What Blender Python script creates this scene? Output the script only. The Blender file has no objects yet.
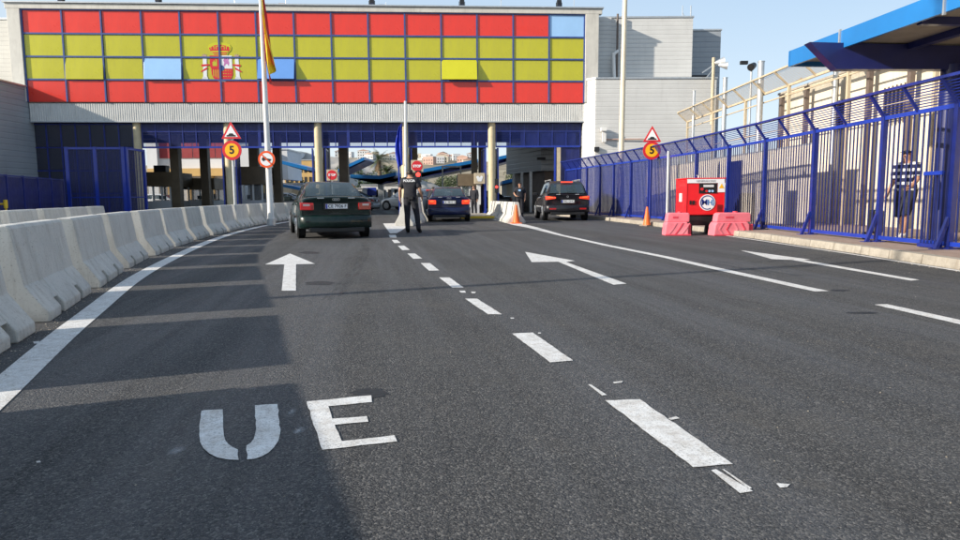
import bpy, bmesh, math, random
from mathutils import Vector, Matrix
R = math.radians
random.seed(7)
C = bpy.data.collections.new('place'); bpy.context.scene.collection.children.link(C)
scn = bpy.context.scene

# ------------------------------------------------------------------ camera, sky, sun, exposure
TILT = math.atan(73 / 660.); ROLL = R(0.4); FPX = 660.; EYE = 1.0
cf = Vector((0, math.cos(TILT), -math.sin(TILT))); cu = Vector((0, math.sin(TILT), math.cos(TILT))); cr = Vector((1, 0, 0))
c_, s_ = math.cos(ROLL), math.sin(ROLL)
cr2 = c_ * cr - s_ * cu; cu2 = s_ * cr + c_ * cu
cam = bpy.data.objects.new('camera', bpy.data.cameras.new('camera')); C.objects.link(cam)
cam.matrix_world = Matrix(((cr2.x, cu2.x, -cf.x, 0), (cr2.y, cu2.y, -cf.y, 0), (cr2.z, cu2.z, -cf.z, EYE), (0, 0, 0, 1)))
cam.data.sensor_width = 36; cam.data.lens = FPX / 960 * 36; cam.data.clip_end = 8000; cam.data.clip_start = 0.05
scn.camera = cam
SUN_EL, SUN_AZ = 21.5, 22.0          # light travels along (cos AZ, sin AZ, -tan EL)
w = bpy.data.worlds.new('World'); scn.world = w; w.use_nodes = True
nt = w.node_tree
sky = nt.nodes.new('ShaderNodeTexSky'); sky.sky_type = 'NISHITA'; sky.sun_disc = False
sky.sun_elevation = R(SUN_EL); sky.sun_rotation = R(180 + 90 - SUN_AZ); sky.air_density = 1.0; sky.dust_density = 1.2; sky.ozone_density = 1.0
bg = nt.nodes['Background']; bg.inputs[1].default_value = 0.12
# thin high haze veils the blue: paler towards the horizon and towards the left
tcw = nt.nodes.new('ShaderNodeTexCoord'); sxw = nt.nodes.new('ShaderNodeSeparateXYZ'); nt.links.new(tcw.outputs['Generated'], sxw.inputs[0])
crw = nt.nodes.new('ShaderNodeValToRGB'); el_ = crw.color_ramp.elements
el_[0].position = 0.0; el_[0].color = (.80, .85, .88, 1); el_[1].position = 1.0; el_[1].color = (.24, .35, .54, 1)
for p_, c__ in ((.10, (.64, .76, .87, 1)), (.30, (.43, .60, .80, 1)), (.55, (.32, .46, .66, 1))):
    e_ = el_.new(p_); e_.color = c__
nt.links.new(sxw.outputs[2], crw.inputs[0])
veil = nt.nodes.new('ShaderNodeTexNoise'); veil.inputs['Scale'].default_value = 1.3; veil.inputs['Detail'].default_value = 5
mpw = nt.nodes.new('ShaderNodeMapping'); mpw.inputs['Scale'].default_value = (1, 1, 3.5); nt.links.new(tcw.outputs['Generated'], mpw.inputs[0]); nt.links.new(mpw.outputs[0], veil.inputs['Vector'])
lf = nt.nodes.new('ShaderNodeMapRange'); lf.inputs[1].default_value = .45; lf.inputs[2].default_value = -.55; nt.links.new(sxw.outputs[0], lf.inputs[0])
vm_ = nt.nodes.new('ShaderNodeMath'); vm_.operation = 'MULTIPLY'; nt.links.new(lf.outputs[0], vm_.inputs[0]); nt.links.new(veil.outputs['Fac'], vm_.inputs[1])
hz = nt.nodes.new('ShaderNodeMix'); hz.data_type = 'RGBA'; hz.inputs[7].default_value = (.68, .76, .82, 1)
nt.links.new(vm_.outputs[0], hz.inputs[0]); nt.links.new(crw.outputs[0], hz.inputs[6])
sc_ = nt.nodes.new('ShaderNodeVectorMath'); sc_.operation = 'SCALE'; sc_.inputs['Scale'].default_value = 1 / .14; nt.links.new(hz.outputs[2], sc_.inputs[0])
mx_ = nt.nodes.new('ShaderNodeMix'); mx_.data_type = 'RGBA'; mx_.inputs[0].default_value = .8
nt.links.new(sky.outputs[0], mx_.inputs[6]); nt.links.new(sc_.outputs[0], mx_.inputs[7])
nt.links.new(mx_.outputs[2], bg.inputs[0])
sd = bpy.data.lights.new('sun', 'SUN'); sd.energy = 5.0; sd.angle = R(0.8); sd.color = (1.0, 0.90, 0.77)
sun = bpy.data.objects.new('sun', sd); C.objects.link(sun)
ld = Vector((math.cos(R(SUN_AZ)), math.sin(R(SUN_AZ)), -math.tan(R(SUN_EL))))
sun.rotation_euler = ld.to_track_quat('-Z', 'Y').to_euler(); sun.location = (-30, -15, 20)
scn.view_settings.view_transform = 'Standard'; scn.view_settings.look = 'None'
scn.view_settings.exposure = 0.5; scn.view_settings.gamma = 1

# survey helpers: turn a bearing read off the photo into a real place
def ray(x, y): return cf + cr2 * ((x - 480) / FPX) - cu2 * ((y - 270) / FPX)
def G(x, y, z=0.0):
    d = ray(x, y); p = Vector((0, 0, EYE)) + d * ((z - EYE) / d.z); return p
def P(x, y, D):
    d = ray(x, y); return Vector((0, 0, EYE)) + d * (D / d.y)

# ------------------------------------------------------------------ materials
def nodes(name):
    m = bpy.data.materials.new(name); m.use_nodes = True
    return m, m.node_tree, m.node_tree.nodes['Principled BSDF']
def mixcol(t, fac, a, b):
    n = t.nodes.new('ShaderNodeMix'); n.data_type = 'RGBA'
    if fac is not None: t.links.new(fac, n.inputs[0])
    for i, v in ((6, a), (7, b)):
        if isinstance(v, tuple): n.inputs[i].default_value = (*v, 1)
        else: t.links.new(v, n.inputs[i])
    return n.outputs[2]
def noise(t, scale, detail=4, rough=.55, coord=None):
    n = t.nodes.new('ShaderNodeTexNoise'); n.inputs['Scale'].default_value = scale
    n.inputs['Detail'].default_value = detail; n.inputs['Roughness'].default_value = rough
    if coord is None:
        tc = t.nodes.new('ShaderNodeTexCoord'); coord = tc.outputs['Object']
    t.links.new(coord, n.inputs['Vector']); return n.outputs['Fac']
def ramp(t, fac, lo, hi, a=0., b=1.):
    n = t.nodes.new('ShaderNodeMapRange'); n.inputs[1].default_value = lo; n.inputs[2].default_value = hi
    n.inputs[3].default_value = a; n.inputs[4].default_value = b; t.links.new(fac, n.inputs[0]); return n.outputs[0]
def stretch(t, sc, world=False):
    tc = t.nodes.new('ShaderNodeTexCoord'); mp = t.nodes.new('ShaderNodeMapping'); mp.inputs['Scale'].default_value = sc
    t.links.new(tc.outputs['Object'], mp.inputs['Vector']); return mp.outputs[0]
def bump(t, b, h, strength, dist):
    n = t.nodes.new('ShaderNodeBump'); n.inputs['Strength'].default_value = strength; n.inputs['Distance'].default_value = dist
    t.links.new(h, n.inputs['Height']); t.links.new(n.outputs[0], b.inputs['Normal'])
def shade(c, k): return tuple(min(1, v * k) for v in c)
def mat(name, col, rough=.6, metal=0., var=.12, scale=3., bmp=0., dirt=None, coat=0., spec=.5, streak=0):
    m, t, b = nodes(name)
    n1 = noise(t, scale)
    out = mixcol(t, ramp(t, n1, .3, .7), shade(col, 1 - var), shade(col, 1 + var))
    if dirt:
        co = stretch(t, (3, 3, .5)) if streak else None
        out = mixcol(t, ramp(t, noise(t, 1.7, 6, .7, co), .5, .78, 0, .75), out, dirt)
    t.links.new(out, b.inputs['Base Color'])
    t.links.new(ramp(t, noise(t, scale * 2.3), .3, .7, rough * .85, min(1, rough * 1.15)), b.inputs['Roughness'])
    b.inputs['Metallic'].default_value = metal; b.inputs['Coat Weight'].default_value = coat
    b.inputs['Specular IOR Level'].default_value = spec
    if bmp: bump(t, b, noise(t, scale * 8, 6, .7), .5, bmp)
    return m
M = {}
# asphalt: aggregate speckle, wear streaks along the lanes, patches
def asphalt():
    m, t, b = nodes('asphalt')
    v = t.nodes.new('ShaderNodeTexVoronoi'); v.inputs['Scale'].default_value = 120; v.feature = 'F1'
    tc = t.nodes.new('ShaderNodeTexCoord'); t.links.new(tc.outputs['Object'], v.inputs['Vector'])
    sep = t.nodes.new('ShaderNodeSeparateColor'); t.links.new(v.outputs['Color'], sep.inputs[0])
    big = ramp(t, noise(t, .42, 6, .62), .38, .63)
    # the lanes fan out slightly: run the wear along a sheared axis
    sx = t.nodes.new('ShaderNodeSeparateXYZ'); t.links.new(tc.outputs['Object'], sx.inputs[0])
    sh = t.nodes.new('ShaderNodeMath'); sh.operation = 'MULTIPLY_ADD'; sh.inputs[1].default_value = .16; t.links.new(sx.outputs[1], sh.inputs[0]); t.links.new(sx.outputs[0], sh.inputs[2])
    cb = t.nodes.new('ShaderNodeCombineXYZ'); t.links.new(sh.outputs[0], cb.inputs[0]); t.links.new(sx.outputs[1], cb.inputs[1])
    def lanes(sc, scale, lo, hi, d=5):
        mp = t.nodes.new('ShaderNodeMapping'); mp.inputs['Scale'].default_value = sc; t.links.new(cb.outputs[0], mp.inputs['Vector'])
        return ramp(t, noise(t, scale, d, .62, mp.outputs[0]), lo, hi)
    wear = lanes((1.3, .07, 1), 1.0, .42, .60); streak = lanes((7, .16, 1), 1.0, .50, .66, 4)
    base = mixcol(t, big, (.023, .026, .031), (.047, .049, .052))
    base = mixcol(t, ramp(t, wear, 0, 1, 0, .6), base, (.070, .075, .084))
    base = mixcol(t, ramp(t, streak, 0, 1, 0, .42), base, (.016, .017, .020))
    stone = mixcol(t, sep.outputs[0], (.008, .009, .010), (.25, .24, .225))
    base = mixcol(t, ramp(t, sep.outputs[1], .3, 1, .10, .66), base, stone)
    speck = ramp(t, noise(t, 170, 2, .8), .60, .68)
    base = mixcol(t, ramp(t, speck, 0, 1, 0, .6), base, (.42, .40, .37))
    # fine cracks
    ck = t.nodes.new('ShaderNodeTexVoronoi'); ck.feature = 'DISTANCE_TO_EDGE'; ck.inputs['Scale'].default_value = .55
    wp = t.nodes.new('ShaderNodeMix'); wp.data_type = 'VECTOR'; wp.inputs[0].default_value = .12
    nn = t.nodes.new('ShaderNodeTexNoise'); nn.inputs['Scale'].default_value = 2.5; nn.inputs['Detail'].default_value = 6; t.links.new(tc.outputs['Object'], nn.inputs['Vector'])
    t.links.new(tc.outputs['Object'], wp.inputs[4]); t.links.new(nn.outputs['Color'], wp.inputs[5]); t.links.new(wp.outputs[1], ck.inputs['Vector'])
    cr1 = ramp(t, ck.outputs['Distance'], 0, .006, 1, 0); msk = ramp(t, noise(t, .5, 3), .52, .62)
    mm = t.nodes.new('ShaderNodeMath'); mm.operation = 'MULTIPLY'; t.links.new(cr1, mm.inputs[0]); t.links.new(msk, mm.inputs[1])
    base = mixcol(t, ramp(t, mm.outputs[0], 0, 1, 0, .45), base, (.012, .012, .013))
    # dust gathered in pale drifts
    base = mixcol(t, ramp(t, noise(t, 1.1, 7, .74), .54, .70, 0, .42), base, (.110, .102, .090))
    t.links.new(base, b.inputs['Base Color'])
    t.links.new(ramp(t, wear, 0, 1, .92, .66), b.inputs['Roughness']); b.inputs['Specular IOR Level'].default_value = .35
    h = t.nodes.new('ShaderNodeMath'); h.operation = 'ADD'
    t.links.new(ramp(t, v.outputs['Distance'], 0, .9, 1, 0), h.inputs[0]); t.links.new(noise(t, 160, 4, .8), h.inputs[1])
    bump(t, b, h.outputs[0], .75, .006)
    return m
M['asphalt'] = asphalt()
def road_paint():
    m, t, b = nodes('road_paint')
    worn = ramp(t, noise(t, 110, 3, .8), .53, .60)
    area = ramp(t, noise(t, 2.2, 5, .7), .42, .68)
    base = mixcol(t, ramp(t, noise(t, 6, 4, .7), .35, .65), (.66, .65, .62), (.80, .80, .78))
    base = mixcol(t, ramp(t, noise(t, 14, 6, .8), .46, .62, 0, .5), base, (.42, .37, .31))
    k_ = t.nodes.new('ShaderNodeMath'); k_.operation = 'MULTIPLY'; t.links.new(worn, k_.inputs[0]); t.links.new(ramp(t, area, 0, 1, .45, 1), k_.inputs[1])
    base = mixcol(t, ramp(t, k_.outputs[0], 0, 1, 0, .8), base, (.13, .125, .12))
    t.links.new(base, b.inputs['Base Color']); b.inputs['Roughness'].default_value = .7
    bump(t, b, noise(t, 130, 4, .8), .7, .004)
    return m
M['paint'] = road_paint()
def concrete(name, a, bcol, stain):
    m, t, b = nodes(name)
    oi = t.nodes.new('ShaderNodeObjectInfo'); tc = t.nodes.new('ShaderNodeTexCoord'); off = t.nodes.new('ShaderNodeVectorMath'); off.operation = 'MULTIPLY_ADD'
    off.inputs[1].default_value = (37, 53, 0); t.links.new(oi.outputs['Random'], off.inputs[0]); t.links.new(tc.outputs['Object'], off.inputs[2]); co = off.outputs[0]
    def st(sc):
        mp = t.nodes.new('ShaderNodeMapping'); mp.inputs['Scale'].default_value = sc; t.links.new(co, mp.inputs['Vector']); return mp.outputs[0]
    base = mixcol(t, ramp(t, noise(t, 2.2, 6, .65, co), .32, .7), a, bcol)
    base = mixcol(t, ramp(t, oi.outputs['Random'], 0, 1, 0, .22), base, stain)
    base = mixcol(t, ramp(t, noise(t, 3.0, 6, .75, st((3.2, 3.2, .3))), .50, .72, 0, .7), base, stain)
    base = mixcol(t, ramp(t, noise(t, 9, 6, .8, co), .60, .75, 0, .5), base, shade(stain, .55))
    pit = ramp(t, noise(t, 55, 3, .7, co), .61, .66)
    base = mixcol(t, ramp(t, pit, 0, 1, 0, .6), base, shade(stain, .4))
    sz = t.nodes.new('ShaderNodeSeparateXYZ'); t.links.new(tc.outputs['Object'], sz.inputs[0])
    ft = t.nodes.new('ShaderNodeMath'); ft.operation = 'MULTIPLY'; t.links.new(ramp(t, sz.outputs[2], .0, .22, 1, 0), ft.inputs[0]); t.links.new(ramp(t, noise(t, 7, 5, .7, co), .35, .7), ft.inputs[1])
    base = mixcol(t, ramp(t, ft.outputs[0], 0, 1, 0, .55), base, shade(stain, .45))
    t.links.new(base, b.inputs['Base Color']); b.inputs['Roughness'].default_value = .9
    bump(t, b, noise(t, 38, 6, .8, co), .7, .012)
    return m
M['concrete'] = concrete('concrete', (.55, .54, .50), (.67, .66, .61), (.38, .35, .30))
M['kerb'] = concrete('kerb_stone', (.36, .33, .28), (.48, .44, .37), (.24, .20, .15))
M['paving'] = concrete('paving', (.36, .25, .20), (.45, .33, .27), (.24, .19, .15))
M['dust'] = concrete('dusty_ground', (.22, .19, .15), (.32, .28, .22), (.16, .14, .11))
def cladding(name, col, pitch, vertical=False):
    m, t, b = nodes(name)
    tc = t.nodes.new('ShaderNodeTexCoord'); sx = t.nodes.new('ShaderNodeSeparateXYZ'); t.links.new(tc.outputs['Object'], sx.inputs[0])
    k = t.nodes.new('ShaderNodeMath'); k.operation = 'MULTIPLY'; k.inputs[1].default_value = 1 / pitch
    t.links.new(sx.outputs[0 if vertical else 2], k.inputs[0])
    fr = t.nodes.new('ShaderNodeMath'); fr.operation = 'FRACT'; t.links.new(k.outputs[0], fr.inputs[0])
    base = mixcol(t, ramp(t, noise(t, .8, 5), .3, .7), shade(col, .93), shade(col, 1.05))
    base = mixcol(t, ramp(t, noise(t, 1.4, 6, .7, stretch(t, (2, 2, .25))), .55, .8, 0, .4), base, shade(col, .6))
    g = ramp(t, fr.outputs[0], .80, .92)
    base = mixcol(t, ramp(t, g, 0, 1, 0, .35), base, shade(col, .45))
    t.links.new(base, b.inputs['Base Color']); b.inputs['Roughness'].default_value = .5; b.inputs['Metallic'].default_value = .0
    bump(t, b, ramp(t, fr.outputs[0], .75, .95, 1, 0), 1.0, .02)
    return m
M['clad'] = cladding('grey_cladding', (.60, .60, .58), .24)
M['clad_cream'] = cladding('cream_cladding', (.56, .55, .50), .24)
M['clad_dark'] = cladding('shade_painted_cladding', (.30, .33, .36), .30)  # shade painted into the colour: darker, bluer copy of the grey cladding
M['fluted'] = mat('fluted_sheet', (.63, .63, .60), .5, 0, .06, 1.5, 0, dirt=(.42, .41, .38), streak=1)
M['stone_frame'] = mat('frame_cladding', (.60, .58, .52), .6, 0, .08, 2, .002, dirt=(.42, .40, .35), streak=1)
M['red'] = mat('red_panel', (.74, .040, .022), .3, 0, .07, .7, dirt=(.62, .045, .035), streak=1, coat=.25)
M['yellow'] = mat('yellow_panel', (.49, .47, .020), .3, 0, .07, .7, dirt=(.42, .40, .05), streak=1, coat=.25)
M['yellow_hi'] = mat('bright_yellow_panel', (.58, .56, .02), .3, 0, .06, .7)  # open panel's yellow brightened for reflected sky; plain gold on the crown
M['skyglass'] = mat('pale_blue_pane', (.33, .56, .86), .12, 0, .06, .8, coat=.6)  # sky reflection painted into the facade panes; plain blue on buttons and badge
M['midglass'] = mat('mid_blue_pane', (.14, .32, .72), .12, 0, .06, .8, coat=.6)  # deeper sky reflection painted into this pane's base colour
M['mull'] = mat('mullion_blue', (.045, .085, .26), .4, .0, .15, 4)
M['blue'] = mat('blue_paint', (.009, .022, .19), .35, .0, .2, 4, .001, dirt=(.02, .03, .16), coat=.2)
M['blue2'] = mat('bright_blue_paint', (.010, .036, .32), .35, .0, .15, 4, 0, coat=.2)
M['blue3'] = mat('dark_blue_paint', (.009, .018, .115), .4, .0, .25, 4, .001, dirt=(.03, .04, .12))
M['navy'] = mat('navy_sheet', (.008, .014, .12), .4, .0, .3, 2, .002, dirt=(.05, .06, .16), streak=1)
M['fascia'] = mat('canopy_fascia_blue', (.012, .16, .44), .35, .0, .08, 1.5)
M['deck'] = mat('canopy_underside', (.34, .31, .25), .6, 0, .2, 1.2, .003, dirt=(.2, .17, .12))
M['steel_navy'] = mat('navy_steel', (.008, .014, .10), .4, 0, .2, 2, coat=.2)
M['cream_col'] = mat('cream_column', (.62, .52, .33), .6, 0, .08, 3, .002, dirt=(.4, .33, .22), streak=1)
M['brown'] = mat('brown_metal', (.15, .11, .065), .5, 0, .2, 2, .002)
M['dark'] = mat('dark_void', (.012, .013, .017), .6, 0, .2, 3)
M['black'] = mat('black_plastic', (.012, .012, .013), .45, 0, .2, 5)
M['white'] = mat('white_paint', (.74, .74, .72), .45, 0, .05, 4, dirt=(.5, .49, .45), streak=1)
M['galv'] = mat('galvanised_steel', (.52, .54, .55), .4, .6, .1, 6)
M['pole'] = mat('cream_pole', (.70, .62, .47), .5, 0, .07, 3, dirt=(.5, .42, .3), streak=1)
M['beige'] = mat('beige_steel', (.52, .44, .31), .55, 0, .12, 4, .001, dirt=(.38, .25, .14))
M['brownpost'] = mat('dark_brown_post', (.13, .10, .085), .6, 0, .15, 4)
M['creamwall'] = mat('cream_render', (.70, .63, .49), .9, 0, .06, 1.2, .004, dirt=(.5, .42, .3), streak=1)
M['orange'] = mat('cone_orange', (.85, .16, .03), .5, 0, .08, 5)
M['redpaint'] = mat('generator_red', (.75, .012, .018), .35, 0, .05, 2, coat=.3)
M['pink'] = mat('faded_pink_plastic', (.80, .19, .24), .55, 0, .12, 3, .003, dirt=(.76, .34, .36))
M['pinkred'] = mat('pink_red_plastic', (.66, .055, .09), .5, 0, .12, 3, .003)
M['sign_red'] = mat('sign_red', (.62, .02, .03), .4, 0, .05, 5)
M['sign_orange'] = mat('sign_orange_red', (.80, .10, .02), .4, 0, .05, 5)
M['sign_white'] = mat('sign_white', (.78, .80, .82), .4, 0, .03, 5)
M['sign_yellow'] = mat('sign_amber', (.90, .46, .01), .4, 0, .04, 5)
M['ink'] = mat('black_ink', (.012, .012, .015), .5, 0, .05, 5)
M['purple'] = mat('faded_purple', (.50, .18, .42), .6)
M['skin'] = mat('skin', (.46, .25, .16), .5, 0, .08, 20)
M['hair'] = mat('dark_hair', (.02, .014, .01), .6, 0, .3, 60, .003)
M['uniform'] = mat('black_uniform', (.014, .015, .022), .85, 0, .25, 14, .004)
M['shoe'] = mat('black_leather', (.01, .01, .01), .4)
M['tyre'] = mat('tyre_rubber', (.02, .02, .021), .85, 0, .2, 20, .002)
M['alloy'] = mat('alloy', (.5, .51, .52), .3, .8, .05, 8)
M['dullred'] = mat('shade_muted_red', (.26, .025, .03), .7, 0, .1, 1)  # shade and haze painted in: red darkened for the far building's panels
M['ochre'] = mat('ochre_render', (.55, .36, .14), .9, 0, .12, .8, .003)
M['pale'] = mat('pale_render', (.62, .63, .64), .85, 0, .08, .6)
M['terra'] = mat('terracotta', (.48, .33, .27), .9, 0, .12, .6)  # distance haze painted in: paler, less saturated for the hill houses
M['rock'] = mat('rock', (.34, .32, .29), .95, 0, .35, .25, .05)
M['hillmat'] = mat('dry_hillside', (.30, .25, .17), .95, 0, .35, .03, .3, dirt=(.12, .13, .07))
M['trunk'] = mat('palm_trunk', (.16, .11, .07), .9, 0, .3, 4, .01)
M['leaf'] = mat('leaf_green', (.065, .095, .03), .6, 0, .35, 1.5)
M['kyellow'] = mat('kerb_yellow', (.75, .50, .03), .6, 0, .1, 4)
M['purpleblue'] = mat('flag_blue', (.01, .035, .42), .7)
M['stain'] = mat('oil_stain', (.014, .014, .015), .6, 0, .3, 14)
def carpaint(name, col):
    m, t, b = nodes(name)
    b.inputs['Base Color'].default_value = (*col, 1); b.inputs['Metallic'].default_value = .0; b.inputs['Roughness'].default_value = .28
    b.inputs['Coat Weight'].default_value = .45; b.inputs['Coat Roughness'].default_value = .03; b.inputs['Specular IOR Level'].default_value = .2
    t.links.new(mixcol(t, ramp(t, noise(t, 5, 5, .7), .45, .75, 0, .07), col, (.16, .15, .13)), b.inputs['Base Color'])
    t.links.new(ramp(t, noise(t, 6, 4), .3, .7, .22, .42), b.inputs['Roughness'])
    return m
def glass(name, col=(.03, .04, .05), alpha=.75, rough=.04):
    m, t, b = nodes(name); b.inputs['Base Color'].default_value = (*col, 1); b.inputs['Roughness'].default_value = rough
    b.inputs['Alpha'].default_value = alpha; b.inputs['Specular IOR Level'].default_value = .9; b.inputs['Coat Weight'].default_value = .6
    b.inputs['Coat Roughness'].default_value = .02
    return m
M['carglass'] = glass('car_glass', (.035, .055, .06), .86)
M['boothglass'] = glass('booth_glass', (.45, .52, .56), .16)
M['darkglass'] = glass('dark_window_glass', (.012, .014, .035), .93, .15)
def glow(name, col, e):
    m, t, b = nodes(name); b.inputs['Base Color'].default_value = (*col, 1); b.inputs['Roughness'].default_value = .2
    b.inputs['Emission Color'].default_value = (*col, 1); b.inputs['Emission Strength'].default_value = e; b.inputs['Coat Weight'].default_value = .7
    return m
M['tail'] = glow('tail_lamp_red', (.40, .012, .015), 0.0)
M['taillit'] = glow('brake_lamp_lit', (1.0, .06, .02), .4)
M['amber'] = glow('amber_lens', (.85, .22, .05), .15)
M['clearlens'] = glow('clear_lens', (.5, .42, .42), 0)
M['sigred'] = glow('signal_red_lit', (1.0, .03, .02), 3.)
def wiremesh(name, col, sx, sz, wx, wz, axis=(0, 2)):
    """woven or perforated sheet: wires are opaque, the openings are holes"""
    m, t, b = nodes(name)
    tc = t.nodes.new('ShaderNodeTexCoord'); sp = t.nodes.new('ShaderNodeSeparateXYZ'); t.links.new(tc.outputs['UV'], sp.inputs[0])
    outs = []
    for ax, pitch, wd in ((0, sx, wx), (1, sz, wz)):
        if not pitch: continue
        a = t.nodes.new('ShaderNodeMath'); a.operation = 'MULTIPLY'; a.inputs[1].default_value = 1 / pitch; t.links.new(sp.outputs[ax], a.inputs[0])
        f = t.nodes.new('ShaderNodeMath'); f.operation = 'FRACT'; t.links.new(a.outputs[0], f.inputs[0])
        l = t.nodes.new('ShaderNodeMath'); l.operation = 'LESS_THAN'; l.inputs[1].default_value = wd; t.links.new(f.outputs[0], l.inputs[0])
        outs.append(l.outputs[0])
    o = outs[0]
    if len(outs) > 1:
        mx = t.nodes.new('ShaderNodeMath'); mx.operation = 'MAXIMUM'; t.links.new(outs[0], mx.inputs[0]); t.links.new(outs[1], mx.inputs[1]); o = mx.outputs[0]
    t.links.new(o, b.inputs['Alpha']); b.inputs['Base Color'].default_value = (*col, 1); b.inputs['Roughness'].default_value = .5
    return m
M['mesh_blue'] = wiremesh('blue_wire_mesh', (.010, .026, .22), 0, .05, .3, .42)
M['mesh_blue_dense'] = wiremesh('blue_dense_mesh', (.010, .026, .22), .03, .03, .45, .45)
M['mesh_gate'] = wiremesh('gate_mesh', (.008, .016, .12), .05, .05, .28, .28)
M['mesh_transom'] = wiremesh('transom_mesh', (.012, .03, .20), .05, .05, .2, .2)
M['mesh_beige'] = wiremesh('beige_mesh', (.55, .46, .32), .05, .05, .26, .26)

# ------------------------------------------------------------------ mesh builder
class MB:
    def __init__(s): s.v = []; s.f = []; s.m = []; s.uv = {}; s.sm = []
    def add(s, vs, fs, mi=0, smooth=False):
        o = len(s.v); s.v += [Vector(v) for v in vs]
        for f in fs: s.f.append([i + o for i in f]); s.m.append(mi); s.sm.append(smooth)
        return s
    def box(s, c, d, rz=0, mi=0, mtx=None):
        x, y, z = d[0] / 2, d[1] / 2, d[2] / 2
        vs = [Vector((a * x, b * y, e * z)) for e in (-1, 1) for a, b in ((-1, -1), (1, -1), (1, 1), (-1, 1))]
        m = mtx if mtx is not None else Matrix.Rotation(rz, 4, 'Z')
        vs = [m @ v + Vector(c) for v in vs]
        return s.add(vs, [(0, 3, 2, 1), (4, 5, 6, 7), (0, 1, 5, 4), (1, 2, 6, 5), (2, 3, 7, 6), (3, 0, 4, 7)], mi)
    def bar(s, a, b, w, h=None, mi=0, up=(0, 0, 1)):
        a, b = Vector(a), Vector(b); h = h or w; d = (b - a); L = d.length; d.normalize()
        u = Vector(up)
        if abs(d.dot(u)) > .98: u = Vector((0, 1, 0))
        x = d.cross(u).normalized(); z = x.cross(d)
        vs = []
        for p in (a, b):
            for sx, sz in ((-1, -1), (1, -1), (1, 1), (-1, 1)): vs.append(p + x * sx * w / 2 + z * sz * h / 2)
        return s.add(vs, [(0, 1, 2, 3), (7, 6, 5, 4), (0, 4, 5, 1), (1, 5, 6, 2), (2, 6, 7, 3), (3, 7, 4, 0)], mi)
    def tube(s, a, b, r0, r1=None, n=12, mi=0, caps=True):
        a, b = Vector(a), Vector(b); r1 = r0 if r1 is None else r1; d = (b - a).normalized()
        u = Vector((0, 0, 1)) if abs(d.z) < .95 else Vector((1, 0, 0)); x = d.cross(u).normalized(); y = d.cross(x)
        vs = [p + (x * math.cos(2 * math.pi * i / n) + y * math.sin(2 * math.pi * i / n)) * r for p, r in ((a, r0), (b, r1)) for i in range(n)]
        s.add(vs, [(i, i + n, (i + 1) % n + n, (i + 1) % n) for i in range(n)], mi, True)
        if caps: s.add(vs, [tuple(range(n)), tuple(range(2 * n - 1, n - 1, -1))], mi)
        return s
    def prism(s, poly, h, mtx=None, mi=0):
        """poly: 2-D outline in x,y extruded by h along z, then placed by mtx"""
        n = len(poly); m = mtx or Matrix()
        A = sum(poly[i][0] * poly[(i + 1) % n][1] - poly[(i + 1) % n][0] * poly[i][1] for i in range(n))
        if A < 0: poly = poly[::-1]
        vs = [m @ Vector((p[0], p[1], 0)) for p in poly] + [m @ Vector((p[0], p[1], h)) for p in poly]
        return s.add(vs, [tuple(range(n - 1, -1, -1)), tuple(range(n, 2 * n))] + [(i, (i + 1) % n, (i + 1) % n + n, i + n) for i in range(n)], mi)
    def quad(s, a, b, c, d, mi=0, uvs=None):
        s.add([a, b, c, d], [(0, 1, 2, 3)], mi)
        if uvs: s.uv[len(s.f) - 1] = uvs
        return s
    def sheet(s, a, b, c, d, mi=0):
        """flat sheet with UVs in metres"""
        a, b, c, d = map(Vector, (a, b, c, d)); L = (b - a).length; Hh = (d - a).length
        return s.quad(a, b, c, d, mi, [(0, 0), (L, 0), (L, Hh), (0, Hh)])
    def build(s, name, mats, parent=None, sharp=35, bevel=0, weld=False):
        me = bpy.data.meshes.new(name); me.from_pydata([tuple(v) for v in s.v], [], s.f)
        if not isinstance(mats, (list, tuple)): mats = [mats]
        for k in mats: me.materials.append(M[k] if isinstance(k, str) else k)
        me.polygons.foreach_set('material_index', s.m); me.polygons.foreach_set('use_smooth', s.sm)
        if s.uv:
            ul = me.uv_layers.new(name='UVMap')
            for fi, uvs in s.uv.items():
                for k, li in enumerate(me.polygons[fi].loop_indices): ul.data[li].uv = uvs[k]
        if weld or any(s.sm):
            bm = bmesh.new(); bm.from_mesh(me)
            bmesh.ops.remove_doubles(bm, verts=bm.verts, dist=1e-5); bm.to_mesh(me); bm.free()
        if any(s.sm): me.set_sharp_from_angle(angle=R(sharp))
        me.update()
        o = bpy.data.objects.new(name, me); C.objects.link(o); o.parent = parent
        if bevel:
            b = o.modifiers.new('bevel', 'BEVEL'); b.width = bevel; b.segments = 2; b.limit_method = 'ANGLE'
        return o
def tag(o, label=None, category=None, group=None, kind=None):
    for k, v in (('label', label), ('category', category), ('group', group), ('kind', kind)):
        if v: o[k] = v
    return o
def empty(name, loc=(0, 0, 0), rz=0, **kw):
    o = bpy.data.objects.new(name, None); C.objects.link(o); o.location = loc; o.rotation_euler = (0, 0, rz); o.empty_display_size = .2
    return tag(o, **kw)
def like(o, parent, loc=None):
    c = o.copy(); C.objects.link(c); c.parent = parent
    if loc is not None: c.location = loc
    return c
def copy_tree(o, parent=None):
    kids = list(o.children); c = o.copy(); C.objects.link(c); c.parent = parent
    for k in kids: copy_tree(k, c)
    return c
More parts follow.
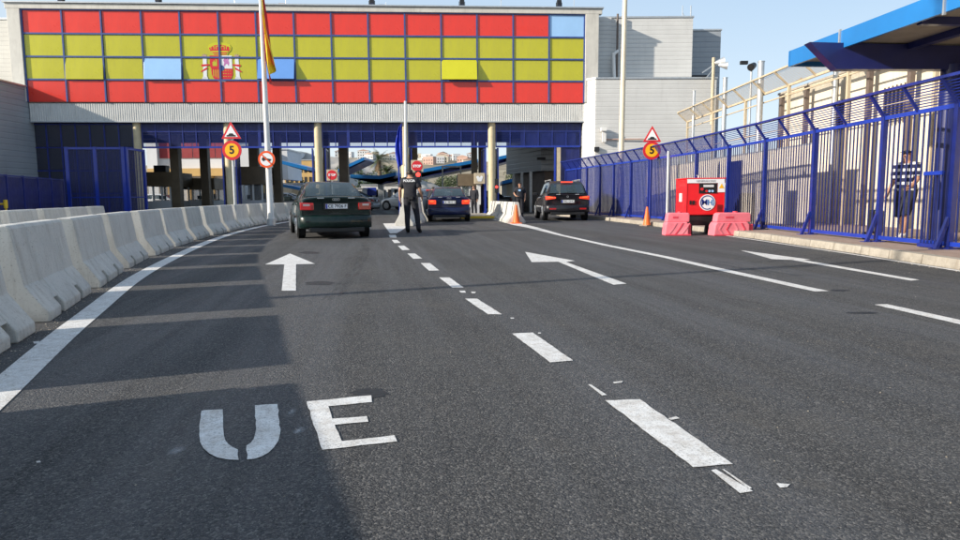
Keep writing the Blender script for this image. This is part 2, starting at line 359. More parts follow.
def text(name, s, size, mtx, m, parent=None, depth=.002, bold=0.0, align='CENTER'):
    cu_ = bpy.data.curves.new(name, 'FONT'); cu_.body = s; cu_.size = size; cu_.extrude = depth; cu_.offset = bold
    cu_.align_x = align; cu_.align_y = 'CENTER'
    t = bpy.data.objects.new(name, cu_); C.objects.link(t); bpy.context.view_layer.update()
    me = bpy.data.meshes.new_from_object(t); bpy.data.objects.remove(t)
    me.transform(mtx); me.materials.clear(); me.materials.append(M[m] if isinstance(m, str) else m)
    o = bpy.data.objects.new(name, me); C.objects.link(o); o.parent = parent; return o
def FACE(loc, rz=0):      # a frame whose x runs right, y runs up and z faces the camera side (-y), turned by rz
    return Matrix.Translation(Vector(loc)) @ Matrix.Rotation(rz, 4, 'Z') @ Matrix.Rotation(R(90), 4, 'X')
def circle(r, n=32, cx=0, cy=0, rx=1): return [(cx + r * rx * math.cos(2 * math.pi * i / n), cy + r * math.sin(2 * math.pi * i / n)) for i in range(n)]
def struct(mb, name, mats, **kw): return tag(mb.build(name, mats, **kw), kind='structure')

# ------------------------------------------------------------------ ground, road, pavement
mb = MB(); mb.quad((-3000, -200, -.03), (3000, -200, -.03), (3000, 5000, -.03), (-3000, 5000, -.03)); struct(mb, 'ground', 'dust')
kerb_px = [(560, 216.2), (593, 219), (623, 222.5), (665, 227.5), (700, 231.5), (754, 238.5), (860, 254), (960, 270)]
kerb = [G(*p) for p in kerb_px]; d = (kerb[-1] - kerb[-3]).normalized()
kerb.append(kerb[-1] + Vector((0.1, -1, 0)) * 5); kerb.append(kerb[-1] + Vector((0.3, -1, 0)) * 8)
kerb = [Vector((4.4, 46, 0))] + kerb
mb = MB(); mb.quad((-20, -12, 0), (20, -12, 0), (20, 110, 0), (-20, 110, 0)); struct(mb, 'road', 'asphalt')
# pavement slab and its kerb stones
mb = MB(); poly = [(k.x + .14, k.y) for k in kerb] + [(14, kerb[-1].y), (14, 46)]
mb.prism(poly, .13); struct(mb, 'pavement', 'paving')
root = empty('kerb', (0, 0, 0), kind='structure')
def along(pts, step, gap=.008):
    out = []; 
    for a, b in zip(pts, pts[1:]):
        L = (b - a).length; n = max(1, round(L / step)); dd = (b - a) / n
        for i in range(n): out.append((a + dd * i + dd.normalized() * gap, a + dd * (i + 1) - dd.normalized() * gap))
    return out
for i, (a, b) in enumerate(along(kerb, .9)):
    dz = random.uniform(-.004, .006); n = Vector(((b - a).y, -(b - a).x, 0)).normalized()
    if n.x < 0: n = -n
    k = MB(); k.add([a, b, b + n * .15, a + n * .15, a + Vector((0, 0, .13 + dz)) + n * .02, b + Vector((0, 0, .13 + dz)) + n * .02, b + n * .15 + Vector((0, 0, .135 + dz)), a + n * .15 + Vector((0, 0, .135 + dz))],
          [(0, 3, 2, 1), (4, 5, 6, 7), (0, 1, 5, 4), (1, 2, 6, 5), (2, 3, 7, 6), (3, 0, 4, 7)])
    k.build('kerb_stone', 'kerb', root)

# painted markings: flat sheets 4 mm above the asphalt
def ribbon(name, pts, wd, z=.004, closed=False):
    k = MB(); L = []; Rr = []
    for i, p in enumerate(pts):
        a = pts[max(0, i - 1)]; b = pts[min(len(pts) - 1, i + 1)]; t = (b - a).normalized(); n = Vector((-t.y, t.x, 0))
        ww = wd[i] if isinstance(wd, (list, tuple)) else wd
        L.append(Vector((p.x, p.y, z)) + n * ww / 2); Rr.append(Vector((p.x, p.y, z)) - n * ww / 2)
    n = len(pts); k.add(L + Rr, [(i, i + n, i + n + 1, i + 1) for i in range(n - 1)]); return struct(k, name, 'paint')
def smooth_pts(pts, n=8):
    out = []
    for i in range(len(pts) - 1):
        p0 = pts[max(0, i - 1)]; p1 = pts[i]; p2 = pts[i + 1]; p3 = pts[min(len(pts) - 1, i + 2)]
        for j in range(n):
            t = j / n; out.append(.5 * ((2 * p1) + (p2 - p0) * t + (2 * p0 - 5 * p1 + 4 * p2 - p3) * t * t + (3 * p1 - p0 - 3 * p2 + p3) * t ** 3))
    return out + [pts[-1]]
V2 = lambda x, y: Vector((x, y, 0))
edge = smooth_pts([V2(-.9, -1), V2(-1.55, .8), V2(-2.38, 3.0), V2(-3.37, 5.54), V2(-4.78, 9.6), V2(-6.6, 16.51), V2(-7.75, 23), V2(-8.3, 30), V2(-8.6, 38)])
ribbon('left_edge_line', edge, .2)
def patch(name, px, z=.004, m='paint'):
    g0 = [G(*p) for p in px]; g = []; rj = random.Random(len(px) * 7 + int(px[0][0]))
    for a, b in zip(g0, g0[1:] + g0[:1]):
        n_ = max(1, int((b - a).length / .05)) if a.y < 9 else 1; nr = Vector((-(b - a).y, (b - a).x, 0)).normalized()
        for i in range(n_): g.append(a.lerp(b, i / n_) + (nr * rj.uniform(-.0035, .0035) if i else Vector()))
    k = MB(); k.add([(q.x, q.y, z) for q in g], [tuple(range(len(g)))])
    o = struct(k, name, m); bm = bmesh.new(); bm.from_mesh(o.data)
    if bm.faces[:][0].normal.z < 0: bmesh.ops.reverse_faces(bm, faces=bm.faces[:])
    bmesh.ops.triangulate(bm, faces=bm.faces[:]); bm.to_mesh(o.data); bm.free(); return o
for q in ([(605, 401), (640, 400), (733, 465), (693, 468)], [(512, 334), (533, 333), (573, 361), (550, 363)],
          [(465, 299), (477, 299), (502, 314.7), (488, 314.7)], [(439, 277.7), (449.5, 277.7), (463.7, 287.8), (452.3, 288)],
          [(420.7, 263.3), (430, 263.3), (439.3, 270.7), (429, 271)], [(407.3, 253.7), (415, 253.7), (422.3, 258.7), (413.3, 259)],
          [(397.7, 246), (404, 245.7), (410, 250), (402.3, 250.3)], [(391.7, 240), (397, 240), (400.7, 243), (394.3, 243.3)],
          [(388.7, 235), (395.7, 235), (396.7, 237.7), (390, 237.7)], [(874, 305), (887, 304.5), (985, 325.8), (972, 327.5)]):
    patch('lane_dash', q)
patch('island_paint', [(383, 223.5), (405, 223), (411, 224), (401, 231), (396.7, 233.3), (390, 233.5), (386, 228)])
patch('lane_arrow', [(290, 253.7), (265, 264.7), (284.3, 264.7), (281.7, 291), (296, 291), (296, 264.5), (315, 264)])
patch('lane_arrow', [(525, 252), (575, 261), (566, 262.3), (626.7, 284), (613.3, 285), (558.3, 262), (531.7, 262.3)])
patch('lane_arrow', [(740, 250.4), (810.6, 259.8), (804, 260.3), (919.5, 280.2), (911, 281), (792, 260.2), (771.8, 259.3)])
patch('road_letter', [(201.5, 411.8), (204, 411), (222.8, 410), (223.2, 424), (224, 436.6), (225.5, 441.5), (228.6, 445.2), (233, 448.2), (238, 450.4), (238.8, 460.8), (228, 460.4), (217.5, 458.4), (209.5, 454.4), (203.4, 449), (200.2, 443), (199.3, 436), (200, 422)])
patch('road_letter', [(255, 406), (277.5, 404.7), (279.6, 422), (280.2, 434), (278.5, 441.5), (273.8, 448.4), (268.5, 453.6), (261.3, 457.5), (254.5, 459.7), (247, 460.4), (246.6, 446.2), (250.8, 443.6), (253.8, 439.7), (255.3, 434), (255.6, 425)])
patch('road_letter', [(306.6, 402.2), (371.3, 396), (371.9, 402.8), (328.4, 406.9), (332.2, 419.4), (366.9, 416.9), (368.4, 422.5), (334.7, 425.6), (341.9, 441.9), (394.4, 436), (397.2, 442.2), (322.2, 450.6)])
ribbon('lane_line', [G(*p) for p in ((490, 218.8), (505, 221.5), (520, 225), (532, 227.5), (560, 235.0), (607, 245.5), (667, 257.5), (713, 268), (800, 287), (822, 291.6))], [.12, .35, .5, .34, .17, .16, .16, .16, .16, .16])
ribbon('kerb_line', [G(*p) for p in ((725, 235.6), (754, 239.8), (860, 255.5), (962, 271.5))] + [G(962, 271.5) + Vector((.2, -2, 0))], .09)
# slivers of mis-sprayed and half removed paint
k = MB()
for q in ([(588, 385), (591, 385), (607, 395.6), (602, 396)], [(711, 471), (716, 470), (753, 492), (740, 494)], [(722, 470), (724, 470), (752, 489), (749, 490)],
          [(613, 382.5), (623, 381.5), (622, 383), (614, 384)], [(668, 419), (676, 417), (680, 419), (671, 420.5)], [(776, 484), (790, 485), (787, 488), (780, 488.5)],
          [(459, 291), (465, 291), (466, 293), (461, 293)], [(471, 292), (476, 292), (475, 293.5), (472, 293.5)], [(510, 318), (514, 318), (514, 319), (511, 319)],
          [(36, 462), (40, 461.5), (41, 463), (37, 463.5)], [(33, 342), (40, 341.5), (38, 344), (34, 344)], [(538, 333), (541, 333), (541, 334), (538, 334)]):
    g = [G(*p) for p in q]; k.add([(v.x, v.y, .0035) for v in g], [(3, 2, 1, 0)])
struct(k, 'paint_marks', 'paint')
for (cx, cy, wx, wy) in ((370, 393, 17, 5), (319, 283.2, 15, 1.9), (308, 252.6, 11, 1.2), (840, 290.5, 9, .8), (862, 313, 14, 1.0)):
    pts = []
    for i in range(28):
        a = 2 * math.pi * i / 28; rr = 1 + random.uniform(-.18, .18); pts.append((cx + wx * rr * math.cos(a), cy + wy * rr * math.sin(a)))
    patch('oil_stain', pts[::-1], .002, 'stain')

# ------------------------------------------------------------------ concrete road barriers
def barrier_mesh(L=1.80, H=.80, low=.3):
    prof = [(-.31, 0), (-.31, .08), (-.155, .31), (-.085, H - .03), (-.065, H), (.065, H), (.085, H - .03), (.155, .31), (.31, .08), (.31, 0)]
    def clip(z0):
        out = [(-.27, z0), (-.24 if z0 > .1 else -.285, z0 + .001)]
        return [(-.262, z0), (-.155, .30), (-.085, H - .03), (-.065, H), (.065, H), (.085, H - .03), (.155, .30), (.262, z0)]
    k = MB(); cuts = [(-L / 2, -L * .27, 0), (-L * .27, -L * .19, .15), (-L * .19, L * .19, 0), (L * .19, L * .27, .15), (L * .27, L / 2, 0)]
    for a, b, z0 in cuts:
        p = prof if z0 == 0 else [(x, z) for x, z in clip(z0)]
        ee = .03; n = len(p)
        rings = [(a, p), (b, p)]
        vs = [(x, a, z) for x, z in p] + [(x, b, z) for x, z in p]
        k.add(vs, [tuple(range(n)), tuple(range(2 * n - 1, n - 1, -1))] + [(i, i + n, (i + 1) % n + n, (i + 1) % n) for i in range(n)])
    k.box((0, 0, .08), (.08, L - .1, .16))
    k.box((0, L / 2 + .015, .42), (.07, .03, .56))
    return k
proto = barrier_mesh().build('concrete_barrier', 'concrete', bevel=.012)
# path of the row: (x of centre line, y)
path = smooth_pts([V2(-1.35, -3.6), V2(-2.06, .2), V2(-2.86, 2.55), V2(-3.83, 5.22), V2(-4.5, 6.98), V2(-5.33, 9.32), V2(-6.08, 11.67), V2(-7.3, 16.6), V2(-8.4, 22.6), V2(-9.05, 28.5), V2(-9.3, 33)])
def place_on(path, start, pitch, n):
    acc = 0; out = []; target = start; a = path[0]
    for b in path[1:]:
        L = (b - a).length
        while target <= acc + L:
            out.append((a.lerp(b, (target - acc) / L), (b - a).normalized())); target += pitch
            if len(out) == n: return out
        acc += L; a = b
    return out
# distance along the path at y=5.22 + half a barrier
def arclen(path, y):
    s = 0
    for a, b in zip(path, path[1:]):
        if b.y >= y: return s + (b - a).length * (y - a.y) / (b.y - a.y)
        s += (b - a).length
s0 = arclen(path, 5.22) + .93
pitch = 2.235; first = s0 - 4 * pitch
spots = place_on(path, first, pitch, 17)
words = ['fourth one before the largest', 'third one before the largest', 'second one before the largest',
         'cut by the left edge of the view, in the road row', 'nearest whole one in the road row, largest of all',
         'second whole one in the road row', 'third whole one in the road row', 'fourth whole one in the road row',
         'fifth whole one in the road row', 'sixth whole one in the road row', 'seventh whole one in the road row',
         'eighth whole one, near the amber speed sign', 'ninth whole one, left of the flagpole', 'tenth whole one, at the flagpole foot',
         'eleventh whole one, left of the green car', 'twelfth one, half hidden by the green car', 'last of the road row, behind the green car']
for i, (p, t) in enumerate(spots):
    o = proto if i == 0 else proto.copy()
    if i: C.objects.link(o)
    o.location = (p.x + random.uniform(-.015, .015), p.y, 0); o.rotation_euler = (0, 0, math.atan2(-t.x, t.y) + R(random.uniform(-1.2, 1.2)))
    tag(o, 'grey concrete barrier, ' + words[i], 'barrier', 'concrete barriers along the left edge of the road')
back = [V2(-9.5, 13.4), V2(-12.9, 23.5)]
w2 = ['nearest of the rear row, cut by the left edge of the view', 'second of the rear row behind the roadside barriers', 'third of the rear row behind the roadside barriers', 'fourth of the rear row behind the roadside barriers', 'farthest of the rear row, below the blue gates']
for i, (p, t) in enumerate(place_on([back[0] - (back[1] - back[0]) * .25, back[1]], .9, 2.3, 5)):
    o = proto.copy(); C.objects.link(o); o.location = p; o.rotation_euler = (0, 0, math.atan2(-t.x, t.y))
    tag(o, 'grey concrete barrier, ' + w2[i], 'barrier', 'concrete barriers in the rear row')
# row of short units, seen end on, right of the middle lane
a = Vector((1.32, 24.9, 0)); b = Vector((0.72, 31.5, 0)); w3 = ['nearest the camera with an orange cone before it', 'second from the camera', 'third from the camera', 'farthest, beside the cream column']
for i in range(4):
    o = proto.copy(); C.objects.link(o); p = a.lerp(b, i / 3.) + Vector((0, .93, 0)); o.location = p; o.rotation_euler = (0, 0, R(5)); o.scale = (1.1, .98, 1)
    tag(o, 'whitish end-on concrete barrier between lanes, ' + w3[i], 'barrier', 'end-on barriers between the middle and right lane')
for i in range(3):
    o = proto.copy(); C.objects.link(o); o.location = (-2.63 + .1 * i, 23.2 + .93 + 2.1 * i, 0); o.rotation_euler = (0, 0, R(-2)); o.scale = (1.05, 1, 1.25)
    tag(o, 'whitish end-on concrete barrier behind the officer, ' + ['nearest, at the tip of the white island', 'second, hidden behind the nearest', 'third, hidden behind the others'][i], 'barrier', 'end-on barriers behind the officer')

# ------------------------------------------------------------------ border building across the road
FA = R(3.5)
bld = empty('border_building', (P(31, 121, 36.5).x, 36.5, 0), FA,
            label='long border building clad in red and yellow panels, spanning all lanes', category='building')
U0, U1 = 0.0, 30.3; CW = U1 / 15.
JU = [0, 2.05, 4.08, 6.17, 8.19, 10.22, 12.22, 14.25, 16.26, 18.27, 20.28, 22.27, 24.26, 26.28, 28.3, 30.3]
JC = [(a + b) / 2 for a, b in zip(JU, JU[1:])]
ZR = [6.27, 7.45, 8.65, 9.85, 11.09]
mb = MB()      # body behind the cladding
mb.box(((U0 + U1) / 2, 5.6, 8.32), (U1 - U0 + 1.2, 11.0, 6.0))
mb.build('upper_storey', 'clad', bld)
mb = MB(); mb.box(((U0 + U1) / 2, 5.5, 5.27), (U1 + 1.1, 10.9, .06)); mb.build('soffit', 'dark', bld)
mb = MB()      # frame around the panel field
mb.box(((U0 + U1) / 2 + .1, -.05, 11.24), (U1 + 1.75, .34, .27)); mb.box((U0 - .36, -.05, 8.69), (.66, .34, 4.82)); mb.box((U1 + .42, -.05, 8.69), (.75, .34, 4.82))
mb.build('parapet_frame', 'stone_frame', bld, bevel=.015)
mb = MB(); mb.box(((U0 + U1) / 2 + .1, .35, 11.43), (U1 + 1.9, 1.3, .07)); mb.build('coping', 'galv', bld)
mb = MB(); n = int((U1 + .02) / .12); vs = []; fs = []     # fluted fascia band
for i in range(n + 1):
    for k_, (du, dv) in enumerate(((0, -.016), (.05, -.016), (.062, .0), (.108, .0))):
        u = i * .12 + du - .0
        vs += [(u, dv - .02, 5.24), (u, dv - .02, 6.2)]
for i in range(len(vs) // 2 - 1): fs.append((2 * i, 2 * i + 2, 2 * i + 3, 2 * i + 1))
mb.add(vs, fs); mb.build('fluted_fascia', 'fluted', bld)
mb = MB(); mb.box((U1 / 2, .02, 5.22), (U1, .2, .06)); mb.build('fascia_lip', 'galv', bld)
blues = {(3, 2), (6, 2), (14, 0)}; opened = {(1, 2), (3, 2), (6, 2), (11, 2)}
pshare = {}
for c in range(15):
    for r in range(4):
        z1 = ZR[4 - r]; z0 = ZR[3 - r]
        mname = 'red' if r in (0, 3) else 'yellow'
        if (c, r) in blues: mname = 'skyglass' if c != 6 else 'midglass'
        if (c, r) in ((11, 2), (1, 2)): mname = 'yellow_hi' if c == 11 else 'yellow'
        key = (r, mname)
        if key not in pshare:
            k = MB(); k.box((0, 0, -(z1 - z0) / 2), (CW - .05, .05, z1 - z0 - .05)); pshare[key] = o = k.build('panel', mname, bld, bevel=.008)
        else:
            o = pshare[key].copy(); C.objects.link(o); o.parent = bld
        if r == 2 and (c, r) in opened:
            o.location = (JC[c], -.09, z1 - .03); o.rotation_euler = (-R({1: 5, 3: 7, 6: 14, 11: 15}[c]), 0, 0)
            k = MB(); h = z1 - z0 - .05; k.box((0, .045, -h / 2), (CW - .03, .04, h)); kk = k.build('open_window_frame', 'steel_navy', bld); kk.location = o.location; kk.rotation_euler = o.rotation_euler
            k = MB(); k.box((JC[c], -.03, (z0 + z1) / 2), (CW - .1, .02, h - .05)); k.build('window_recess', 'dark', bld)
            o['label'] = {1: 'yellow window panel tilted slightly open', 3: 'pale blue pane tilted open', 6: 'mid blue pane tilted open behind the flag', 11: 'bright yellow window panel tilted open'}[c]
        else:
            o.location = (JC[c] + random.uniform(-.004, .004), -.075 + random.uniform(-.006, .006), z1 - .025)
            o.rotation_euler = (R(random.uniform(-.25, .25)), 0, R(random.uniform(-.25, .25)))
            if (c, r) == (14, 0): o['label'] = 'pale blue pane in the top right corner'
mb = None
for c in range(16):
    wdt = .085
    k = MB(); k.box((0, 0, 0), (wdt, .06, ZR[4] - ZR[0])) if c == 0 else None
    if c == 0: vm = k.build('mullion', 'mull', bld); o = vm
    else: o = like(vm, bld)
    o.location = (JU[c], -.115, (ZR[4] + ZR[0]) / 2)
for r, z in enumerate(ZR[1:]):
    if r == 0: k = MB(); k.box((0, 0, 0), (U1 + .1, .05, .085)); hm = k.build('transom_bar', 'mull', bld); o = hm
    else: o = like(hm, bld)
    o.location = (U1 / 2, -.122, z)
# coat of arms, printed sheet pieces laid on the panels; centred on the fifth/sixth panel joint
uc = JU[5] + .05
arms = empty('coat_of_arms', (uc, -.108, 8.42)); arms.parent = bld
def arm(name, poly, m, lift):
    k = MB(); k.prism(poly, .003, FACE((0, -lift, 0))); return k.build(name, m, arms)
pc = lambda px, py: ((px - 277) * .00592, -(py - 262) * .00592)       # detail coordinates -> metres
def parm(name, px, m, lift): return arm(name, [pc(*p) for p in px], m, lift)
parm('crown_halo', [(165, 130), (178, 108), (215, 92), (258, 88), (270, 80), (284, 88), (325, 94), (362, 108), (378, 130), (372, 158), (340, 190), (338, 206), (212, 206), (205, 185), (175, 158)], 'yellow_hi', .001)
parm('crown', [(176, 140), (200, 122), (232, 114), (272, 110), (312, 114), (344, 122), (368, 140), (356, 166), (332, 186), (330, 200), (216, 200), (214, 186), (188, 166)], 'sign_red', .006)
for i in range(4):
    a = 186 + i * 46
    parm('crown_arch', [(a + 6, 150), (a + 4, 126), (a + 22, 116), (a + 40, 126), (a + 38, 150), (a + 33, 150), (a + 34, 130), (a + 22, 123), (a + 11, 130), (a + 12, 150)], 'yellow_hi', .0085)
parm('crown_base', [(192, 164), (352, 164), (340, 176), (204, 176)], 'yellow_hi', .0088)
parm('crown_band', [(214, 186), (332, 186), (331, 192), (215, 192)], 'yellow_hi', .011)
parm('castle_quarter', [(178, 206), (276, 206), (276, 322), (186, 322), (178, 300)], 'sign_red', .005)
parm('lion_quarter', [(278, 206), (378, 206), (378, 322), (278, 322)], 'sign_white', .005)
parm('striped_quarter', [(186, 324), (276, 324), (276, 432), (232, 428), (204, 408), (190, 376)], 'sign_red', .005)
parm('chain_quarter', [(278, 324), (382, 324), (380, 376), (368, 408), (340, 428), (296, 430), (278, 414)], 'sign_red', .0055)
parm('shield_tip', [(246, 440), (258, 428), (276, 418), (298, 428), (318, 440)], 'sign_white', .0065)
for i in range(4): parm('gold_pale', [(204 + i * 20, 332), (211 + i * 20, 332), (211 + i * 20, 418 - (3 - i) * 8), (204 + i * 20, 414 - (3 - i) * 8)], 'yellow', .0085)
for a in range(4):
    for b in range(3): parm('gold_link', [(292 + a * 22, 338 + b * 26), (304 + a * 20, 338 + b * 26), (304 + a * 20, 344 + b * 26), (292 + a * 22, 344 + b * 26)], 'yellow', .0088)
parm('castle', [(202, 300), (202, 262), (212, 262), (212, 250), (222, 250), (222, 262), (230, 262), (230, 240), (242, 240), (242, 300)], 'yellow', .0085)
parm('lion', [(300, 296), (308, 270), (300, 250), (312, 226), (330, 220), (338, 236), (356, 228), (346, 250), (352, 272), (346, 300), (334, 280), (318, 284), (312, 304)], 'purple', .0085)
k = MB(); x, z = pc(282, 318); k.prism(circle(.155, 24, x, z, .95), .004, FACE((0, -.010, 0))); k.build('centre_oval', 'mull', arms)
for s in (-1, 1):
    q = lambda px, py: pc(277 + s * (px - 277) + (-4 if s < 0 else 4), py)
    def pil(name, px, m, lift): return arm(name, [q(*p) for p in px], m, lift)
    pil('pillar', [(400, 232), (434, 232), (438, 396), (404, 396)], 'sign_white', .005)
    pil('pillar_capital', [(396, 222), (440, 222), (436, 233), (400, 233)], 'yellow', .006)
    pil('pillar_crown', [(400, 220), (396, 194), (410, 204), (418, 188), (426, 204), (440, 194), (436, 220)], 'terra', .0055)
    pil('pillar_base', [(400, 396), (440, 396), (452, 420), (452, 434), (392, 434), (392, 420)], 'pale', .007)
    pil('ribbon', [(378, 282), (448, 286), (452, 300), (440, 306), (378, 296)], 'sign_red', .009)
    pil('ribbon', [(396, 312), (404, 312), (456, 346), (456, 358), (440, 350), (400, 330)], 'sign_red', .0095)
# front columns
cols = [5.43, 10.33, 15.3, 20.13, 25.09]
for i, u in enumerate(cols):
    if i == 0: k = MB(); k.tube((0, 0, 0), (0, 0, 5.2), .215, n=20); k.tube((0, 0, 0), (0, 0, .12), .27, n=20); cp = k.build('column', 'cream_col', bld); o = cp
    else: o = like(cp, bld)
    o.location = (u, .3, 0)
# second and third line of brown pillars inside the passage
k = MB(); k.box((0, 0, 2.62), (.5, .5, 5.2)); pil0 = k.build('brown_pillar', 'brown', bld); first = True
for px, D, wd in ((178, 40.2, 1), (207, 43, 1), (256, 41, 1.05), (279, 42.5, .95), (328, 44, .8), (345, 41, 1.1), (414, 40.0, 1.0), (474.5, 41, .7), (482.5, 43, .95), (130, 44, 1)):
    p = P(px, 200, D); q = Matrix.Rotation(-FA, 4, 'Z') @ (Vector((p.x, p.y, 0)) - Vector(bld.location))
    o = pil0 if first else like(pil0, bld); first = False; o.location = (q.x, q.y, 0); o.scale = (wd, 1, 1)
# far beams under the soffit
mb = MB()
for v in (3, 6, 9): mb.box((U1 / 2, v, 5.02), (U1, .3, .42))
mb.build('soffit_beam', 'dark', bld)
# blue steel and mesh transom over every bay
bays = [(5.7, 10.08), (10.58, 15.06), (15.54, 19.88), (20.36, 24.84), (25.34, 30.2)]
for bi, (a, b) in enumerate(bays):
    t = empty('transom', (0, 0, 0)); t.parent = bld
    k = MB(); k.box(((a + b) / 2, .28, 3.86), (b - a, .09, .10)); k.build('lower_rail', 'blue2', t)
    k = MB(); k.box(((a + b) / 2, .28, 4.72), (b - a, .05, .06)); k.build('middle_rail', 'blue', t)
    k = MB(); k.box(((a + b) / 2, .3, 4.96), (b - a, .04, .42)); k.build('upper_sheet', 'navy', t)
    n = 6; 
    for i in range(n + 1):
        u = a + (b - a) * i / n
        if i == 0: k = MB(); k.box((0, 0, 4.5), (.055, .06, 1.35)); vb = k.build('upright', 'blue', t); o = vb
        else: o = like(vb, t)
        o.location = (u, .28, 0)
        if bi in (1, 2) and i == 2: o.scale = (3, 1, 1)
    k = MB(); k.sheet((a, .27, 3.9), (b, .27, 3.9), (b, .27, 4.75), (a, .27, 4.75)); k.build('wire_mesh', 'mesh_transom', t)
    if bi == 4:
        k = MB(); k.box(((28.9 + 30.2) / 2, .36, 1.9), (1.3, .05, 3.8)); k.build('blank_panel', 'navy', t)
        k = MB(); k.box((27.0 + 1.35, .33, 4.3), (3.2, .03, .8)); k.build('blank_sheet', 'navy', t)
        k = MB(); k.box((28.95, .28, 1.9), (.22, .12, 3.8)); k.build('jamb', 'beige', t)
        k = MB(); k.box((28.75, .28, 1.9), (.10, .14, 3.8)); k.build('door_post', 'blue2', t)
# glazed screen filling the first bay at the left
t = empty('window_wall', (0, 0, 0)); t.parent = bld
k = MB(); k.box((2.6, .4, 2.6), (5.4, .04, 5.2)); k.build('dark_backing', 'dark', t)
cell = MB(); cell.box((0, 0, 0), (.70, .02, 1.18)); cp = None
for i in range(7):
    for j in range(4):
        if cp is None: cp = cell.build('pane', 'darkglass', t); o = cp
        else: o = like(cp, t)
        o.location = (.2 + i * .77, .33, .72 + j * 1.26); o.rotation_euler = (R(random.uniform(-1, 1)), 0, R(random.uniform(-1.5, 1.5)))
vb = None
for i in range(8):
    if vb is None: k = MB(); k.box((0, 0, 2.6), (.06, .07, 5.2)); vb = k.build('upright', 'blue', t); o = vb
    else: o = like(vb, t)
    o.location = (-.18 + i * .77, .30, 0)
vb = None
for j in range(5):
    if vb is None: k = MB(); k.box((2.6, 0, 0), (5.4, .06, .06)); vb = k.build('rail', 'blue', t); o = vb
    else: o = like(vb, t)
    o.location = (0, .29, .08 + j * 1.26)
# louvre slats seen in the lower panes
k = MB()
for j in range(28): k.box((2.6, .375, .25 + j * .115), (5.2, .015, .03))
tag(k.build('louvre_slats', 'mull', t), kind='stuff')
# open leaf gates folded in beside each column
def leaf(u, v, ang, w_=1.75, h=3.78):
    g = empty('gate_leaf', (u, v, 0), R(ang)); g.parent = bld
    k = MB()
    for (x0, z0, x1, z1) in ((0, 0.05, 0, h), (w_, .05, w_, h), (0, .1, w_, .1), (0, h - .03, w_, h - .03), (0, h * .45, w_, h * .45)): k.bar((x0, 0, z0), (x1, 0, z1), .09, .08, up=(0, 1, 0))
    k.build('leaf_frame', 'blue2', g)
    k = MB(); k.box((w_ / 2, 0, h / 2), (w_ - .09, .02, h - .1)); k.build('leaf_sheet', 'navy', g)
    return g
for u in cols[1:]:
    leaf(u - .36, .35, {10.33: 97, 15.3: 99}.get(u, 93)); leaf(u + .36, .35, {10.33: 100, 15.3: 95}.get(u, 91))
# corrugated side room at the right end of the passage
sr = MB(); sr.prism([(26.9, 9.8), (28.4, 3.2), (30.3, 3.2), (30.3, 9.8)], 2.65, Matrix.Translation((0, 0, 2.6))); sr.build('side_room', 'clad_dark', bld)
k = MB(); k.prism([(27.5, 9.6), (28.75, 3.9), (30.3, 3.9), (30.3, 9.6)], 2.55, Matrix.Translation((0, 0, .02))); k.build('side_room_base', 'brownpost', bld)
for i in range(3):
    k = MB(); k.box((27.25 + i * .36, 8.2 - i * 1.7, 1.3), (.16, .16, 2.6)); k.build('side_post', 'galv', bld)
k = MB(); k.bar((28.5, 2.6, 3.3), (28.5, 4.2, 3.3), .06); k.box((28.3, 2.6, 3.3), (.5, .25, .16)); k.build('wall_bracket', 'dark', bld)

# ------------------------------------------------------------------ things on the roof
def roofpt(px, dv=.6): 
    # point on the roof edge straight above a bearing
    lo = bld.location; d = ray(px, 8); n = Vector((-math.sin(FA), math.cos(FA), 0))
    k_ = ((Vector((lo.x, lo.y, 0)) + n * dv - Vector((0, 0, EYE))).dot(n)) / d.dot(n); q = Vector((0, 0, EYE)) + d * k_
    return Vector((q.x, q.y, 11.47))
where = ['left end of the roof, above the second red panel', 'above the fourth red panel', 'roof centre, right of the flagpole', 'above the twelfth panel, right of centre', 'at the right end of the roof, above the corner pane']
for i, px in enumerate((62, 159, 372, 462, 559)):
    g = empty('floodlight', roofpt(px), FA, label='black floodlight on the parapet, ' + where[i], category='floodlight', group='floodlights along the roof edge')
    k = MB(); k.box((0, 0, .38), (.26, .3, .36), mtx=Matrix.Rotation(R(-20), 4, 'X')); k.build('lamp_body', 'black', g, bevel=.02)
    k = MB(); k.box((0, -.16, .33), (.2, .02, .28), mtx=Matrix.Rotation(R(-20), 4, 'X')); k.build('lens', 'darkglass', g)
    k = MB(); k.bar((0, 0, -.06), (0, 0, .26), .05); k.bar((-.16, 0, .25), (.16, 0, .25), .03); k.bar((-.16, 0, .25), (-.16, 0, .45), .03); k.bar((.16, 0, .25), (.16, 0, .45), .03); k.build('bracket', 'black', g)
where = ['left of the flagpole', 'right of the flagpole, with small rust coloured lamp', 'between the centre floodlights', 'just right of the twelfth panel', 'near the right corner of the roof']
for i, (px, h) in enumerate(((235, .9), (286, .75), (386, .45), (501, .6), (574, .75))):
    g = empty('roof_mast', roofpt(px, .9), FA, label='thin grey mast on the roof, ' + where[i], category='mast', group='thin masts along the roof edge')
    k = MB(); k.tube((0, 0, -.05), (0, 0, h), .018, n=8); k.build('rod', 'galv', g)
    k = MB()
    if i in (1, 2): k.box((-.22, 0, .28), (.34, .12, .10)); k.bar((-.3, 0, .25), (0, 0, .1), .03)
    else: k.tube((0, 0, h), (0, 0, h + .08), .03, .01, n=8)
    k.build('fitting', 'terra' if i == 1 else 'galv', g)

